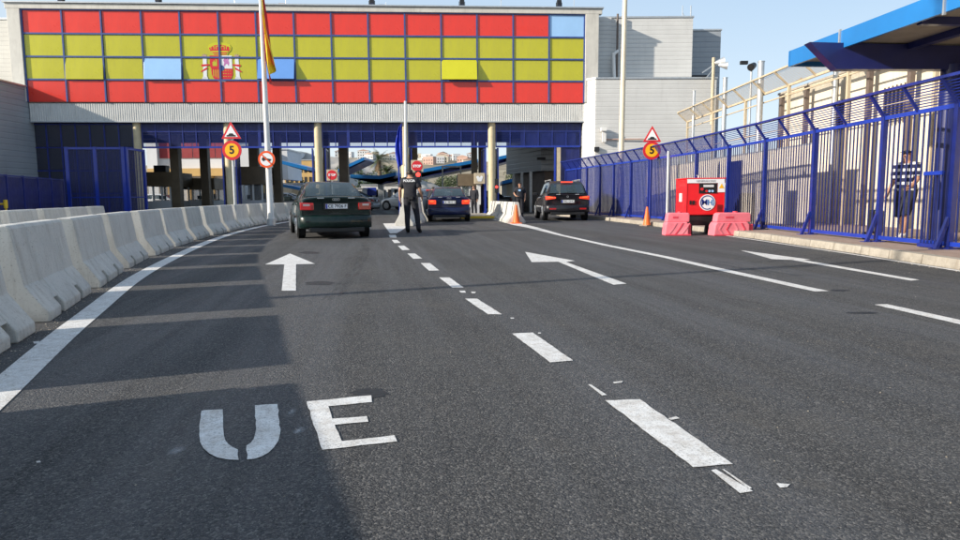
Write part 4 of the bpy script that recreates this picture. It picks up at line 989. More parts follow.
text('letter', 'M', .20, FACE((-.072, -.009, .0)), 'blue', em, .002, .004); text('letter', 'H', .19, FACE((.070, -.009, -.005)), 'fascia', em, .002, .004)
for x in (-.38, -.30):
    k = MB(); k.box((x, -.012, .82), (.05, .02, .10)); k.build('latch', 'black', gen)
for x_ in (gw * .5 - .012, -gw * .5 + .012): k = MB(); k.box((x_, -.004, (gz0 + gz1) / 2), (.012, .012, gz1 - gz0 - .06)); k.build('edge_trim', 'sign_red', gen)
for i in range(6): k = MB(); k.box((gw / 2 - .12, -.008, .60 + i * .03), (.14, .012, .012)); k.build('vent_slat', 'black', gen)
k = MB(); k.box((0, .45, .36), (gw - .12, .8, .26)); k.build('plinth', 'black', gen)
k = MB(); k.box((-gw / 2 - .004, .45, .95), (.01, .22, .22)); k.build('side_label', 'pale', gen)
for x in (-.3, .3):
    for y in (.2, .7): k = MB(); k.tube((x, y, .24), (x, y, 0), .05, n=10); k.build('foot', 'black', gen)
k = MB(); k.tube((-.05, .4, gz1 + .02), (-.05, .4, gz1 + .10), .03, n=10); k.bar((-.12, .4, gz1 + .1), (.02, .4, gz1 + .1), .02); k.build('lifting_eye', 'galv', gen)
def water_barrier(loc, rz, L, H, label, D=.40):
    g = empty('water_barrier', loc, rz, label=label, category='barrier', group='pink plastic barriers round the generator')
    k = MB(); a = L / 2; hb = H * .60
    k.prism([(-a, 0), (a * .78, 0), (a * .78, hb * .82), (a * .66, hb), (-a * .84, hb), (-a * .93, hb * .8)], D, Matrix.Translation((0, D / 2, 0)) @ Matrix.Rotation(R(90), 4, 'X')); k.build('lower_shell', 'pink', g, bevel=.025)
    k = MB(); k.prism([(-a * .86, hb - .005), (a * .86, hb - .005), (a * .86, H - .05), (a * .80, H), (-a * .7, H), (-a * .8, H - .04)], D * .72, Matrix.Translation((0, D * .36 - .02, 0)) @ Matrix.Rotation(R(90), 4, 'X')); k.build('upper_shell', 'pink', g, bevel=.025)
    k = MB(); k.box((a * .89, 0, hb * .42), (a * .20, D * .8, hb * .84)); k.build('coupling_end', 'pinkred', g, bevel=.02)
    k = MB(); k.box((0, 0, .018), (L * .97, D + .02, .036)); k.build('foot', 'pinkred', g, bevel=.01)
    nr = 3 if L < .9 else 4
    for i in range(nr):
        x = -a * .8 + i * (a * 1.45) / nr + .02; sgn = 1 if (L < .9 or i >= 2) else -1
        for (z0, z1, dr) in ((.04, hb * .47, sgn), (hb * .47, hb * .93, -sgn if L > .9 else sgn)):
            if L < .9 and dr == 0: continue
            xa = x + (0 if dr > 0 else .09); xb = x + (.09 if dr > 0 else 0)
            if L < .9 and z0 > .1: xa, xb = x + .09, x + .18
            k = MB(); k.prism([(xa, z0), (xa + .035, z0), (xb + .035, z1), (xb, z1)], .014, Matrix.Translation((0, -D / 2 + .004, 0)) @ Matrix.Rotation(R(90), 4, 'X')); k.build('chevron_rib', 'pinkred' if i % 2 else 'pink', g)
    k = MB(); k.tube((L * .1, 0, H - .01), (L * .1, 0, H + .03), .06, n=14); k.build('filler_cap', 'pinkred', g)
    k = MB(); k.box((-L * .1, -D * .36 - .015, H * .80), (L * .2, .02, .05)); k.build('grip_recess', 'pinkred', g)
    return g
a = P(680, 225, 16.6); water_barrier((a.x - .04, 16.75, 0), R(-4), .66, .57, 'small faded pink plastic barrier at the left foot of the red generator')
a = P(733, 225, 16.4); water_barrier((a.x, 16.55, 0), R(3), 1.02, .57, 'longer faded pink plastic barrier at the right foot of the red generator')
def cone(loc, h, label):
    g = empty('traffic_cone', loc, random.uniform(0, 1), label=label, category='traffic cone', group='orange traffic cones')
    k = MB(); k.tube((0, 0, .03), (0, 0, h), h * .20, h * .045, n=24); k.build('cone_body', 'orange', g)
    k = MB(); k.box((0, 0, .018), (h * .55, h * .55, .036)); k.build('base', 'orange' if h > .68 else 'dust', g, bevel=.008)
    return g
a = G(516.2, 223.5); cone((a.x, a.y - .05, 0), .70, 'orange cone in front of the end-on concrete barriers')
a = G(646.8, 226.0); cone((a.x, a.y, 0.0), .64, 'orange cone at the kerb left of the red generator')

# ------------------------------------------------------------------ inspection booths, islands and signals inside the passage
def booth(px, D, wd, dp, h, fz, label, fm='brown', rot=0):
    p = P(px, 200, D); g = empty('inspection_booth', (p.x, p.y, 0), FA + R(rot), label=label, category='booth', group='inspection booths in the passage')
    k = MB(); k.box((0, dp / 2, .45), (wd, dp, .9)); k.build('base', 'pale', g)
    k = MB(); k.box((0, dp / 2, (fz + h) / 2), (wd + .3, dp + .3, h - fz)); k.build('roof_fascia', fm, g)
    n = max(2, round(wd / .62)); pp = None
    for side, y in ((0, 0.03), (1, dp - .03)):
        for i in range(n + 1):
            if pp is None: k = MB(); k.box((0, 0, (.9 + fz) / 2), (.10, .07, fz - .9)); pp = k.build('frame_post', 'white', g); o = pp
            else: o = like(pp, g)
            o.location = (-wd / 2 + .05 + (wd - .1) * i / n, y, 0)
        pn = None
        for i in range(n):
            if pn is None: k = MB(); k.box((0, 0, (.9 + fz) / 2), ((wd - .1) / n - .1, .012, fz - .94)); pn = k.build('pane', 'boothglass', g); o = pn
            else: o = like(pn, g)
            o.location = (-wd / 2 + .05 + (wd - .1) * (i + .5) / n, y, 0)
    k = MB(); k.box((0, dp / 2, .93), (wd - .02, .5, .05)); k.build('counter', 'pale', g)
    k = MB(); k.box((-wd * .2, dp / 2, 1.1), (.3, .3, .25)); k.box((wd * .25, dp / 2, 1.15), (.22, .3, .35)); k.build('equipment', 'black', g)
    return g
booth(158, 40, 1.6, 3.0, 2.62, 1.78, 'brown topped booth with a black box on its roof, leftmost in the passage')
o = empty('roof_unit', P(158.5, 174, 40.1), FA, label='black box unit on the leftmost booth roof', category='air conditioner'); k = MB(); k.box((.0, .5, .25), (.72, .6, .55)); k.build('casing', 'black', o, bevel=.02); k = MB(); k.prism(circle(.2, 20), .01, FACE((0, .19, .25))); k.build('fan_grille', 'dark', o)
booth(198, 43.5, 2.0, 3.2, 2.35, 1.62, 'dark brown topped booth, second from the left in the passage')
booth(249, 40, 1.7, 3.0, 2.9, 1.85, 'brown topped booth with a small round lamp, behind the round signs')
booth(470, 39.0, 1.1, 2.6, 2.35, 1.65, 'brown topped booth right of the dark blue car')
p = P(479.5, 178.5, 38.3); g = empty('emblem_box', p, FA, label='tan box sign with pale emblem on the booth right of the blue car', category='sign')
k = MB(); k.box((0, 0, 0), (.62, .3, .62)); k.build('casing', 'beige', g, bevel=.02); k = MB(); k.prism([(-.2, .1), (-.08, .16), (0, .05), (.08, .16), (.2, .1), (.1, -.17), (-.1, -.17)], .012, FACE((0, -.151, 0))); k.build('emblem', 'sign_white', g)
k = MB(); k.box((-.05, .1, -.9), (.22, .2, 1.2)); k.build('bracket_post', 'white', g)
p = P(496.5, 187, 36.2); g = empty('traffic_signal', (p.x, p.y, 0), 0, label='slim dark signal with a small red light beside the cream column', category='traffic light')
k = MB(); k.tube((0, 0, 0), (0, 0, 1.3), .04, n=10); k.build('post', 'black', g); k = MB(); k.box((0, 0, 1.6), (.2, .16, .75)); k.build('housing', 'black', g, bevel=.02); k = MB(); k.prism(circle(.07, 18), .02, FACE((0, -.08, p.z))); k.build('lens', 'sigred', g)
def round_stop(px, py, D, r, label, lamp=None):
    p = P(px, py, D); g = empty('stop_sign', (p.x, p.y, 0), R(2), label=label, category='sign')
    k = MB(); k.tube((0, .06, 0), (0, .06, p.z + r), .035, n=10); k.build('post', 'galv', g)
    k = MB(); k.box((0, .01, p.z), (2.25 * r, .02, 2.25 * r)); k.build('back_plate', 'beige', g)
    k = MB(); k.prism(circle(r, 28), .01, FACE((0, 0, p.z))); k.build('face', 'sign_red', g)
    text('lettering', 'STOP', r * .62, FACE((0, -.012, p.z)), 'sign_white', g, .002, .008)
    return g, p
round_stop(332, 175, 33, .24, 'round red stop sign rising behind the dark green car')
g, p = round_stop(417.0, 166.2, 31, .25, 'round red stop sign right of the officer seen from behind')
q = P(418.3, 175.5, 30.9); g = empty('traffic_signal', (q.x, q.y, 0), 0, label='black signal with a lit red lamp below the round stop sign', category='traffic light')
k = MB(); k.box((0, .04, q.z - .04), (.28, .2, .52)); k.build('housing', 'black', g, bevel=.02); k = MB(); k.prism(circle(.10, 22), .03, FACE((0, -.06, q.z + .04))); k.build('lens', 'sigred', g); k = MB(); k.box((.02, .04, .6), (.16, .14, 1.2)); k.build('post', 'black', g)
for (px, D, L, lab) in ((415, 29.5, 1.2, 'yellow topped island kerb left of the dark blue car'), (478, 29.5, 1.5, 'yellow topped island kerb right of the dark blue car')):
    p = P(px, 217, D); g = empty('island_kerb', (p.x, p.y, 0), FA, label=lab, category='kerb')
    k = MB(); k.box((0, 3, .07), (L, 6, .14)); k.build('slab', 'kerb', g, bevel=.02); k = MB(); k.box((0, -.012, .10), (L, .03, .09)); k.box((0, .1, .145), (L - .02, .2, .012)); k.build('painted_edge', 'kyellow', g)
p = P(452, 205, 44); g = empty('portal_frame', (p.x, p.y, 0), FA, label='thin white rectangular portal frame beyond the dark blue car', category='gantry')
k = MB(); k.box((0, 0, 3.0), (1.3, .1, .1)); k.build('crossbar', 'white', g)
for x in (-.6, .6): k = MB(); k.box((x, 0, 1.5), (.09, .1, 3.0)); k.build('leg', 'white', g)
k = MB(); k.box((0, 0, 1.5), (1.1, .1, .08)); k.build('crossbar', 'white', g)

# ------------------------------------------------------------------ blue canopies beyond the passage
def far_canopy(pts, D, depth, label, colpx=None, colz=0):
    """pts: outline of the slab read at bearing (px, py), built at distance D with real depth"""
    w_ = [P(px, py, D) for px, py in pts]; c0 = w_[0]
    g = empty('road_canopy', (c0.x, c0.y, 0), 0, label=label, category='canopy', group='blue canopies beyond the passage')
    n = len(w_) // 2; top = w_[:n]; bot = w_[n:][::-1]
    k = MB(); th = .28
    for poly, nm, m in (([(p.x - c0.x, p.z) for p in top] + [(p.x - c0.x, p.z - th) for p in top[::-1]], 'fascia', 'fascia'), ([(p.x - c0.x, p.z - th - .003) for p in top] + [(p.x - c0.x, p.z) for p in bot[::-1]], 'truss', 'steel_navy')):
        k = MB(); k.prism(poly, depth if nm == 'fascia' else depth - .4, Matrix.Translation((0, depth if nm == 'fascia' else depth - .2, 0)) @ Matrix.Rotation(R(90), 4, 'X')); k.build(nm, m, g)
    if colpx:
        q = P(colpx, 190, D + depth * .3); k = MB(); k.box((q.x - c0.x, q.y - c0.y, colz / 2), (.45, .45, colz)); k.build('column', 'galv', g)
    return g
far_canopy([(350, 174.5), (380, 175.5), (396, 172), (350, 178), (380, 184.5), (396, 182)], 54, 5, 'shallow V shaped blue canopy on a grey column, behind the green car', 381, 2.2)
far_canopy([(338, 169), (364, 157), (338, 174), (367, 160)], 60, 5, 'upward tilted blue canopy tip above the green car roof')
far_canopy([(281, 160.5), (307, 167), (284, 163.5), (307, 171.5)], 58, 5, 'blue canopy wing sloping down right of the flagpole')
far_canopy([(415, 170.5), (478, 159), (418, 178), (478, 166.5)], 56, 6, 'long blue canopy wing rising to the right above the dark blue car')
far_canopy([(499, 156.5), (540, 147.5), (499, 163.5), (540, 153)], 60, 6, 'upper blue canopy wing seen between the right column and the corrugated room')
far_canopy([(502, 181), (540, 172.5), (502, 185), (540, 178)], 58, 6, 'lower blue canopy wing seen above the second officer', 504, 2.3)
far_canopy([(282, 184), (312, 190), (284, 187), (312, 193)], 66, 4, 'small grey blue canopy low behind the flagpole')

# ------------------------------------------------------------------ buildings beyond the passage
def block(px0, px1, py, D, dep, m, label, name='far_building', wins=None, wm='dark', roof=None, z0=0, band=None):
    a = P(px0, py, D); b = P(px1, py, D); h = (a.z + b.z) / 2
    g = empty(name, ((a.x + b.x) / 2, D, 0), 0, label=label, category='building')
    W = b.x - a.x
    k = MB(); k.box((0, dep / 2, (h + z0) / 2), (W, dep, h - z0)); k.build('wall', m, g)
    k = MB(); k.box((0, dep / 2, h + .06), (W + .15, dep + .15, .12)); k.build('roof', roof or 'galv', g)
    if wins:
        nx, nz, zlo, zhi = wins; pr_ = None
        for i in range(nx):
            for j in range(nz):
                ww = W / nx * .5; hh = (zhi - zlo) / nz * .55
                f = empty('w', (0, 0, 0)) if False else None
                if pr_ is None: k = MB(); k.box((0, 0, 0), (ww, .08, hh)); pr_ = k.build('window', wm, g); o = pr_
                else: o = like(pr_, g)
                o.location = (-W / 2 + W * (i + .5) / nx, -.02, zlo + (zhi - zlo) * (j + .5) / nz)
    return g, W, h
g, W, h = block(147, 226, 118, 66, 8, 'pale', 'far control building with red panel bands and ochre trim seen behind the booths', wins=None)
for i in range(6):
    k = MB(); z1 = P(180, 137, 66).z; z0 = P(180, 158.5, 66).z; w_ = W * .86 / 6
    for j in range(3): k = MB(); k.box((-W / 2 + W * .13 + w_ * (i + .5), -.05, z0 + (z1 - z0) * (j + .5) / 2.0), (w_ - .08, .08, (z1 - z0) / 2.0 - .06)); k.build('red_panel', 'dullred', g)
k = MB(); zz = P(180, 172.5, 66).z; k.box((0, -.3, zz), (W, .6, .75)); k.build('ochre_canopy', 'ochre', g)
for x in (-.25, .0, .3): k = MB(); k.box((W * x, -.2, zz / 2), (.3, .3, zz)); k.build('pillar', 'ochre', g)
k = MB(); k.box((-W * .44, -.35, 5.0), (1.0, .2, 7.2)); k.build('pale_fin', 'pale', g)
block(232, 254, 146, 62, 5, 'pale', 'pale slab sided building behind the amber speed sign', z0=3.2, wins=None)
block(228, 262, 166, 74, 6, 'ochre', 'ochre building with dark windows behind the round signs', wins=(4, 2, 1.2, 4.2))
block(277, 287, 150, 64, 5, 'pale', 'narrow pale block right of the flagpole', z0=2.8, wins=None)
block(284, 312, 160.5, 92, 9, 'ochre', 'tall ochre apartment house behind the flagpole', wins=(6, 3, 1.5, 5.6))
block(290, 300, 152, 110, 8, 'pale', 'grey apartment tower above the ochre house', wins=(3, 5, 2, 9), wm='darkglass')
block(266, 340, 184, 70, 4, 'creamwall', 'long low cream wall beyond the passage', name='far_wall')
block(361, 399, 185.5, 60, 8, 'white', 'low white office with small dark windows under the V shaped canopy', wins=(6, 1, .8, 2.0))
g = empty('blue_hoarding', (P(369, 190, 59.6).x, 59.6, 0), 0, label='blue rectangular hoarding on the low white office', category='sign'); k = MB(); a_ = P(369, 191.5, 59.6).z; k.box((0, 0, a_), (1.3, .08, .7)); k.build('board', 'blue2', g); k = MB(); k.box((-.5, .03, a_ / 2), (.08, .08, a_)); k.box((.5, .03, a_ / 2), (.08, .08, a_)); k.build('support', 'galv', g)
block(503, 536, 183.5, 62, 6, 'creamwall', 'low cream building behind the second officer', wins=None)
block(352, 362, 189, 57, 3, 'pale', 'small pale kiosk left of the white office', wins=(2, 1, .9, 1.8))

# ------------------------------------------------------------------ hillside with the town on its ridge
import mathutils.noise as mn
def hz_(x, y): return 1.95 * hz0_(x / 1.9, y / 1.9)
def hz0_(x, y):
    d = y; base = max(0, min(1, (y - 120) / 330.)); base = base * base * (3 - 2 * base)
    r_ = 22 + 3.0 * mn.noise(Vector((x * .012, y * .01, 0))) + 1.3 * mn.noise(Vector((x * .05, y * .05, 3)))
    lift = 3.5 * math.exp(-((x + 70) / 60.) ** 2)
    return base * (r_ + lift) - .6
mb = MB(); nx, ny = 150, 70; vs = []
for j in range(ny + 1):
    for i in range(nx + 1):
        x = -480 + 960 * i / nx; y = 224 + 1000 * j / ny; vs.append((x, y, hz_(x, y) + .5 * mn.noise(Vector((x * .2, y * .2, 1)))))
mb.add(vs, [(j * (nx + 1) + i, j * (nx + 1) + i + 1, (j + 1) * (nx + 1) + i + 1, (j + 1) * (nx + 1) + i) for j in range(ny) for i in range(nx)], 0, True)
struct(mb, 'hillside', 'hillmat')
mb = MB(); nx = 60; ny = 22; vs = []   # rocky cut slope just beyond the canopies
for j in range(ny + 1):
    for i in range(nx + 1):
        x = -32 + 27 * i / nx; t_ = j / ny; y = 92 + 22 * t_; vs.append((x, y, max(-.2, (2.5 + 6.0 * t_ ** .6) * (1 - .75 * (i / nx) ** 2) - 2.4 * (1 - t_)) + .7 * mn.noise(Vector((x * .4, y * .4, 1)))))
mb.add(vs, [(j * (nx + 1) + i, j * (nx + 1) + i + 1, (j + 1) * (nx + 1) + i + 1, (j + 1) * (nx + 1) + i) for j in range(ny) for i in range(nx)], 0, True)
struct(mb, 'rock_slope', 'rock')
rnd = random.Random(11); tints = ['terra', 'creamwall', 'pale', 'terra', 'creamwall', 'pale', 'white', 'creamwall']; hp = {}
town = []
for i in range(60):
    px = rnd.choice([rnd.uniform(412, 470), rnd.uniform(412, 475), rnd.uniform(503, 536), rnd.uniform(340, 400), rnd.uniform(412, 475)]); D = rnd.uniform(640, 860); d = ray(px, 190); x = d.x / d.y * D
    town.append((px, x, D))
town.sort()
for i, (px, x, D) in enumerate(town):
    m = rnd.choice(tints); w_, h_ = rnd.uniform(6, 13), rnd.uniform(4, 9)
    gable = rnd.random() < .5
    tn = {'terra': 'terracotta', 'creamwall': 'cream', 'pale': 'pale grey', 'ochre': 'ochre', 'white': 'white'}[m]
    g = empty('hill_house', (x, D, hz_(x, D) - .6), rnd.uniform(-.4, .4), label='%s house with %s roof on the far hill, %s of %d from the left' % (tn, 'pitched' if gable else 'flat', str(i + 1) + {1: 'st', 2: 'nd', 3: 'rd'}.get((i + 1) % 10 if i not in (10, 11, 12) else 0, 'th'), len(town)), category='house', group='houses on the far hill')
    k = MB(); k.box((0, 0, h_ / 2), (w_, 7, h_)); k.build('wall', m, g)
    k = MB()
    if gable: k.prism([(-w_ / 2 - .3, 0), (w_ / 2 + .3, 0), (0, 1.6)], 7.4, Matrix.Translation((0, 3.7, h_)) @ Matrix.Rotation(R(90), 4, 'X')); k.build('roof', 'terra', g)
    else: k.box((0, 0, h_ + .2), (w_ + .2, 7.2, .4)); k.build('roof', 'pale', g)
    k = MB(); nn = max(2, int(w_ / 2.4))
    for a_ in range(nn):
        for b_ in range(int(h_ / 2.8)): k.box((-w_ / 2 + w_ * (a_ + .5) / nn, -3.5, 1.6 + 2.8 * b_), (.9, .1, 1.2))
    tag(k.build('windows', 'dark', g), kind='stuff')

# ------------------------------------------------------------------ trees beyond the passage
def palm(px, D, py_top, label, crown=1.9, seed=2):
    rnd = random.Random(seed); p = P(px, 190, D); H = P(px, py_top, D).z - .5
    g = empty('palm_tree', (p.x, D, 0), 0, label=label, category='palm tree')
    k = MB(); n = 14
    for i in range(n):
        z0, z1 = H * i / n, H * (i + 1) / n; k.tube((.15 * math.sin(z0 * .5), 0, z0), (.15 * math.sin(z1 * .5), 0, z1), .26 + .03 * (i % 2), .22 + .02 * (i % 2), n=10, caps=False)
    k.build('trunk', 'trunk', g)
    cx = .15 * math.sin(H * .5); k = MB(); kd = MB()
    for i in range(46):
        az = rnd.uniform(0, 2 * math.pi); el = rnd.uniform(-.9, 1.25); L = crown * rnd.uniform(.75, 1.1); tgt = kd if el < -.35 else k
        pts = []; d = Vector((math.cos(az) * math.cos(el), math.sin(az) * math.cos(el), math.sin(el))); q = Vector((cx, 0, H))
        for s in range(8): pts.append(q.copy()); q = q + d * L / 7; d = (d + Vector((0, 0, -.17))).normalized()
        for s in range(1, 8):
            a, b = pts[s - 1], pts[s]; ax = (b - a).normalized(); sd_ = ax.cross(Vector((0, 0, 1))); sd_ = sd_.normalized() if sd_.length > .01 else Vector((1, 0, 0))
            for sg in (-1, 1):
                for f_ in (0, .5):
                    r0 = a.lerp(b, f_); tip = r0 + (sd_ * sg * .55 + ax * .35 + Vector((0, 0, -.18))) * (.7 * math.sin(math.pi * (s + f_) / 9.))
                    tgt.add([r0, r0 + ax * .06, tip], [(0, 1, 2)])
    tag(k.build('fronds', 'leaf', g), kind='stuff'); M.setdefault('deadfrond', mat('dead_frond', (.28, .19, .10), .9, 0, .2, 2)); tag(kd.build('dead_fronds', 'deadfrond', g), kind='stuff')
palm(379, 84, 156, 'date palm with a shaggy trunk standing on the slope left of the officer', 1.9)
palm(386, 80, 168, 'shorter bushy palm beside the date palm', 1.3, 5)
def bush(px, D, py, rx, label, seed):
    rnd = random.Random(seed); p = P(px, 190, D); ztop = P(px, py, D).z
    g = empty('broadleaf_tree', (p.x, D, 0), 0, label=label, category='tree')
    k = MB(); k.tube((0, 0, 0), (.1, 0, ztop * .5), .16, .10, n=8)
    for i in range(5): az = i * 1.3; k.tube((.1, 0, ztop * .45), (.1 + rx * .5 * math.cos(az), rx * .5 * math.sin(az), ztop * .75), .07, .03, n=6)
    k.build('trunk', 'trunk', g)
    k = MB(); cl = [(rnd.gauss(0, rx * .45), rnd.gauss(0, rx * .45), ztop * rnd.uniform(.45, .92), rx * rnd.uniform(.25, .5)) for _ in range(13)]
    for cx, cy, cz, cr_ in cl:
        for _ in range(170):
            v = Vector((rnd.gauss(0, 1), rnd.gauss(0, 1), rnd.gauss(0, .8))).normalized() * cr_ * rnd.uniform(.6, 1.05); c = Vector((cx, cy, cz)) + v
            a = Vector((rnd.uniform(-1, 1), rnd.uniform(-1, 1), rnd.uniform(-1, 1))).normalized() * .13; b = a.cross(Vector((rnd.uniform(-1, 1), rnd.uniform(-1, 1), 1))).normalized() * .09
            k.add([c - a, c + b, c + a, c - b], [(0, 1, 2, 3)])
    tag(k.build('crown', 'leaf', g), kind='stuff')
for i, (px, D, py, rx) in enumerate(((372, 96, 172, 2.2), (392, 90, 171, 1.8), (463, 70, 185, 1.5), (430, 120, 178, 3.0), (520, 110, 170, 2.6), (300, 75, 182, 1.3), (350, 104, 166, 2.4), (447, 130, 176, 3.2))):
    bush(px, D, py, rx, ['green tree at the palm foot, left side', 'green tree between the palm and the blue gate leaf', 'small green tree just right of the blue car roof', 'green tree on the low slope above the blue car', 'green tree beyond the thin lamp pole', 'small green tree by the ochre apartment house', 'dark shrub on the rocky slope above the V shaped canopy', 'green tree on the slope behind the portal frame'][i], 30 + i)

# ------------------------------------------------------------------ cars
M['paint_green'] = carpaint('dark_green_paint', (.002, .013, .011)); M['paint_navy'] = carpaint('navy_paint', (.008, .014, .055)); M['paint_black'] = carpaint('black_grey_paint', (.010, .010, .014))
M['paint_white'] = carpaint('white_paint_car', (.70, .71, .72)); M['paint_silver'] = carpaint('silver_paint', (.42, .43, .45)); M['paint_red'] = carpaint('red_paint_car', (.4, .03, .03))
for n_ in ('paint_white', 'paint_silver'): M[n_].node_tree.nodes['Principled BSDF'].inputs['Metallic'].default_value = .1
M['cabglass'] = glass('tinted_window', (.04, .065, .072), .66, .05)
def lerp(a, b, t): return a + (b - a) * t
def car(loc, rz, label, paint, kind='sedan', plate=None, lit=False, W=1.74, group=None, parts=True):
    g = empty('parked_car' if group else 'car', loc, rz, label=label, category='car', group=group)
    hw = W / 2; k = MB()
    if kind == 'sedan':
        L = 4.48; st = [(0.05, .84, .40, .86, .95), (.0, .93, .34, .93, 1.005), (.08, .97, .25, .97, 1.045), (.3, .99, .22, .98, 1.05), (.75, 1, .20, .97, 1.04), (1.3, 1, .18, .95, 1.0), (2.4, 1, .18, .93, .98), (3.3, .995, .19, .91, .96), (3.9, .97, .21, .82, .87), (4.3, .88, .26, .70, .75), (4.46, .72, .34, .58, .62)]
        gh = [(.56, .83, .80, 1.045), (.86, .90, .72, 1.25), (1.22, .915, .665, 1.395), (1.30, .915, .66, 1.405), (1.85, .92, .655, 1.43), (1.95, .92, .655, 1.43), (2.55, .915, .665, 1.40), (2.68, .91, .68, 1.375), (3.4, .84, .80, .97)]
        rear = (0, 1); front = (7,); sidew = (1, 3, 5); hf = 0; pill = .90
    else:
        L = 4.63; st = [(0.06, .84, .45, .90, 1.02), (.0, .93, .40, 1.0, 1.08), (.08, .975, .33, 1.03, 1.10), (.3, .99, .28, 1.05, 1.12), (.75, 1, .25, 1.04, 1.12), (1.3, 1, .24, 1.02, 1.08), (2.4, 1, .24, 1.0, 1.06), (3.3, .995, .25, .99, 1.05), (3.9, .97, .27, .93, .98), (4.4, .88, .32, .80, .84), (4.61, .74, .42, .68, .71)]
        gh = [(.10, .90, .84, 1.13), (.34, .915, .745, 1.50), (.50, .92, .70, 1.60), (.95, .925, .69, 1.635), (1.75, .93, .685, 1.655), (1.85, .93, .685, 1.655), (2.55, .925, .69, 1.62), (2.68, .92, .70, 1.60), (3.5, .84, .82, 1.06)]
        rear = (0,); front = (7,); sidew = (1, 3, 5); pill = .92
    ring = lambda y, w_, zb, zs, zd: [(0, y, zb), (w_ * hw * .90, y, zb), (w_ * hw * .975, y, zb + .10), (w_ * hw, y, lerp(zb, zs, .45)), (w_ * hw * .992, y, lerp(zb, zs, .82)), (w_ * hw * .955, y, zs), (w_ * hw * .82, y, zd - .012), (0, y, zd + .012)]
    R_ = [ring(*s) for s in st]; n = 8; vs = []; fs = []
    for rg in R_: vs += rg + [(-x, y, z) for x, y, z in rg[1:-1][::-1]]
    m_ = 2 * n - 2
    for i in range(len(R_) - 1):
        for j in range(m_): fs.append((i * m_ + j, (i + 1) * m_ + j, (i + 1) * m_ + (j + 1) % m_, i * m_ + (j + 1) % m_))
    fs.append(tuple(range(m_))); fs.append(tuple(range(len(vs) - 1, len(vs) - m_ - 1, -1)))
    k.add(vs, fs, 0, True); body = k.build('body', paint, g, sharp=50)
    sub = body.modifiers.new('sub', 'SUBSURF'); sub.levels = 1; sub.render_levels = 2
    # cabin split into painted frame and panes
    def gring(y, wb, wt, zt):
        zb = {0: 0}.get(0); zb = 0.94 if kind == 'sedan' else 1.03
        wb *= hw; wt *= hw; zb = min(zb, zt - .03)
        return [(wb, y, zb), (lerp(wb, wt, .16), y, lerp(zb, zt, .16)), (lerp(wb, wt, .86), y, lerp(zb, zt, .84)), (wt, y, zt - .035), (wt * pill, y, zt), (0, y, zt + .018)]
    GR = [gring(*s) for s in gh]; frame = MB(); rw = MB(); fw = MB(); sides = {}
    for i in range(len(GR) - 1):
        a, b = GR[i], GR[i + 1]
        for sg in (1, -1):
            mm = lambda p: (p[0] * sg, p[1], p[2])
            for j in range(5):
                q = [mm(a[j]), mm(b[j]), mm(b[j + 1]), mm(a[j + 1])]
                if sg < 0: q = q[::-1]
                if j == 4 and i in rear: tgt = rw
                elif j == 4 and i in front: tgt = fw
                elif j == 1 and i in sidew: tgt = sides.setdefault((i, sg), MB())
                elif j == 1 and i == 7: tgt = frame
                else: tgt = frame
                tgt.add(q, [(0, 1, 2, 3)], 0, True)
    frame.build('cabin', paint, g, sharp=50); rw.build('rear_window', 'cabglass', g, sharp=60); fw.build('windscreen', 'cabglass', g, sharp=60)
    for kk in sides.values(): kk.build('side_window', 'cabglass', g)
    for y_ in (1.55, 2.35):
        for sg in (-1, 1):
            st_ = empty('seat', (sg * hw * .42, y_, 0)); st_.parent = g; zz = 0 if kind == 'sedan' else .14
            k = MB(); k.box((0, 0, .82 + zz), (.46, .14, .56)); k.build('backrest', 'black', st_, bevel=.04)
            k = MB(); k.box((0, .01, 1.19 + zz), (.24, .10, .15)); k.build('headrest', 'black', st_, bevel=.03)
    # wheels
    wr = .315 if kind == 'sedan' else .37; xw = hw - .10
    tp = None
    for y in (.86, L - .80):
        for sg in (-1, 1):
            k = MB(); k.prism(circle(wr + .055, 26), .012, Matrix.Translation((sg * (hw * .985 - (.006 if sg > 0 else .006)), y, wr + .01)) @ Matrix.Rotation(R(90), 4, 'Y')); k.build('wheel_arch', 'black', g)
            wl_ = empty('wheel', (sg * xw, y, wr)); wl_.parent = g
            k = MB(); k.tube((-.10, 0, 0), (.10, 0, 0), wr - .02, n=28); k.tube((-.085, 0, 0), (.085, 0, 0), wr, n=28); k.tube((-.105, 0, 0), (.105, 0, 0), wr * .82, n=28); k.build('tyre', 'tyre', wl_)
            k = MB(); k.tube((sg * .09, 0, 0), (sg * .113, 0, 0), wr * .66, n=24); 
            for a_ in range(5): k.bar((sg * .118, 0, 0), (sg * .118, wr * .62 * math.cos(a_ * 1.2566), wr * .62 * math.sin(a_ * 1.2566)), .05, .012)
            k.build('rim', 'alloy', wl_)
    # rear details
    if kind == 'sedan':
        z0, z1, xin, xo = .71, .90, hw * .60, hw * .955
        zp, zbump = .80, .42
    else:
        z0, z1, xin, xo = .86, 1.02, hw * .52, hw * .96
        zp, zbump = .80, .50
    for sg in (-1, 1):
        k = MB(); out = [(xin, z0 + (.05 if kind == 'suv' else 0)), (xo, z0), (xo, z1), (xin, z1 - (.02 if kind == 'sedan' else .04))]
        ysurf = lambda x: -.035 + (.06 if x > hw * .9 else 0)
        vs = [(sg * x, ysurf(x), z) for x, z in out] + [(sg * x, .20, z) for x, z in out]
        k.add(vs, [(0, 1, 2, 3), (7, 6, 5, 4), (0, 4, 5, 1), (1, 5, 6, 2), (2, 6, 7, 3), (3, 7, 4, 0)])
        lamp = k.build('tail_lamp', 'taillit' if lit else 'tail', g, bevel=.015)
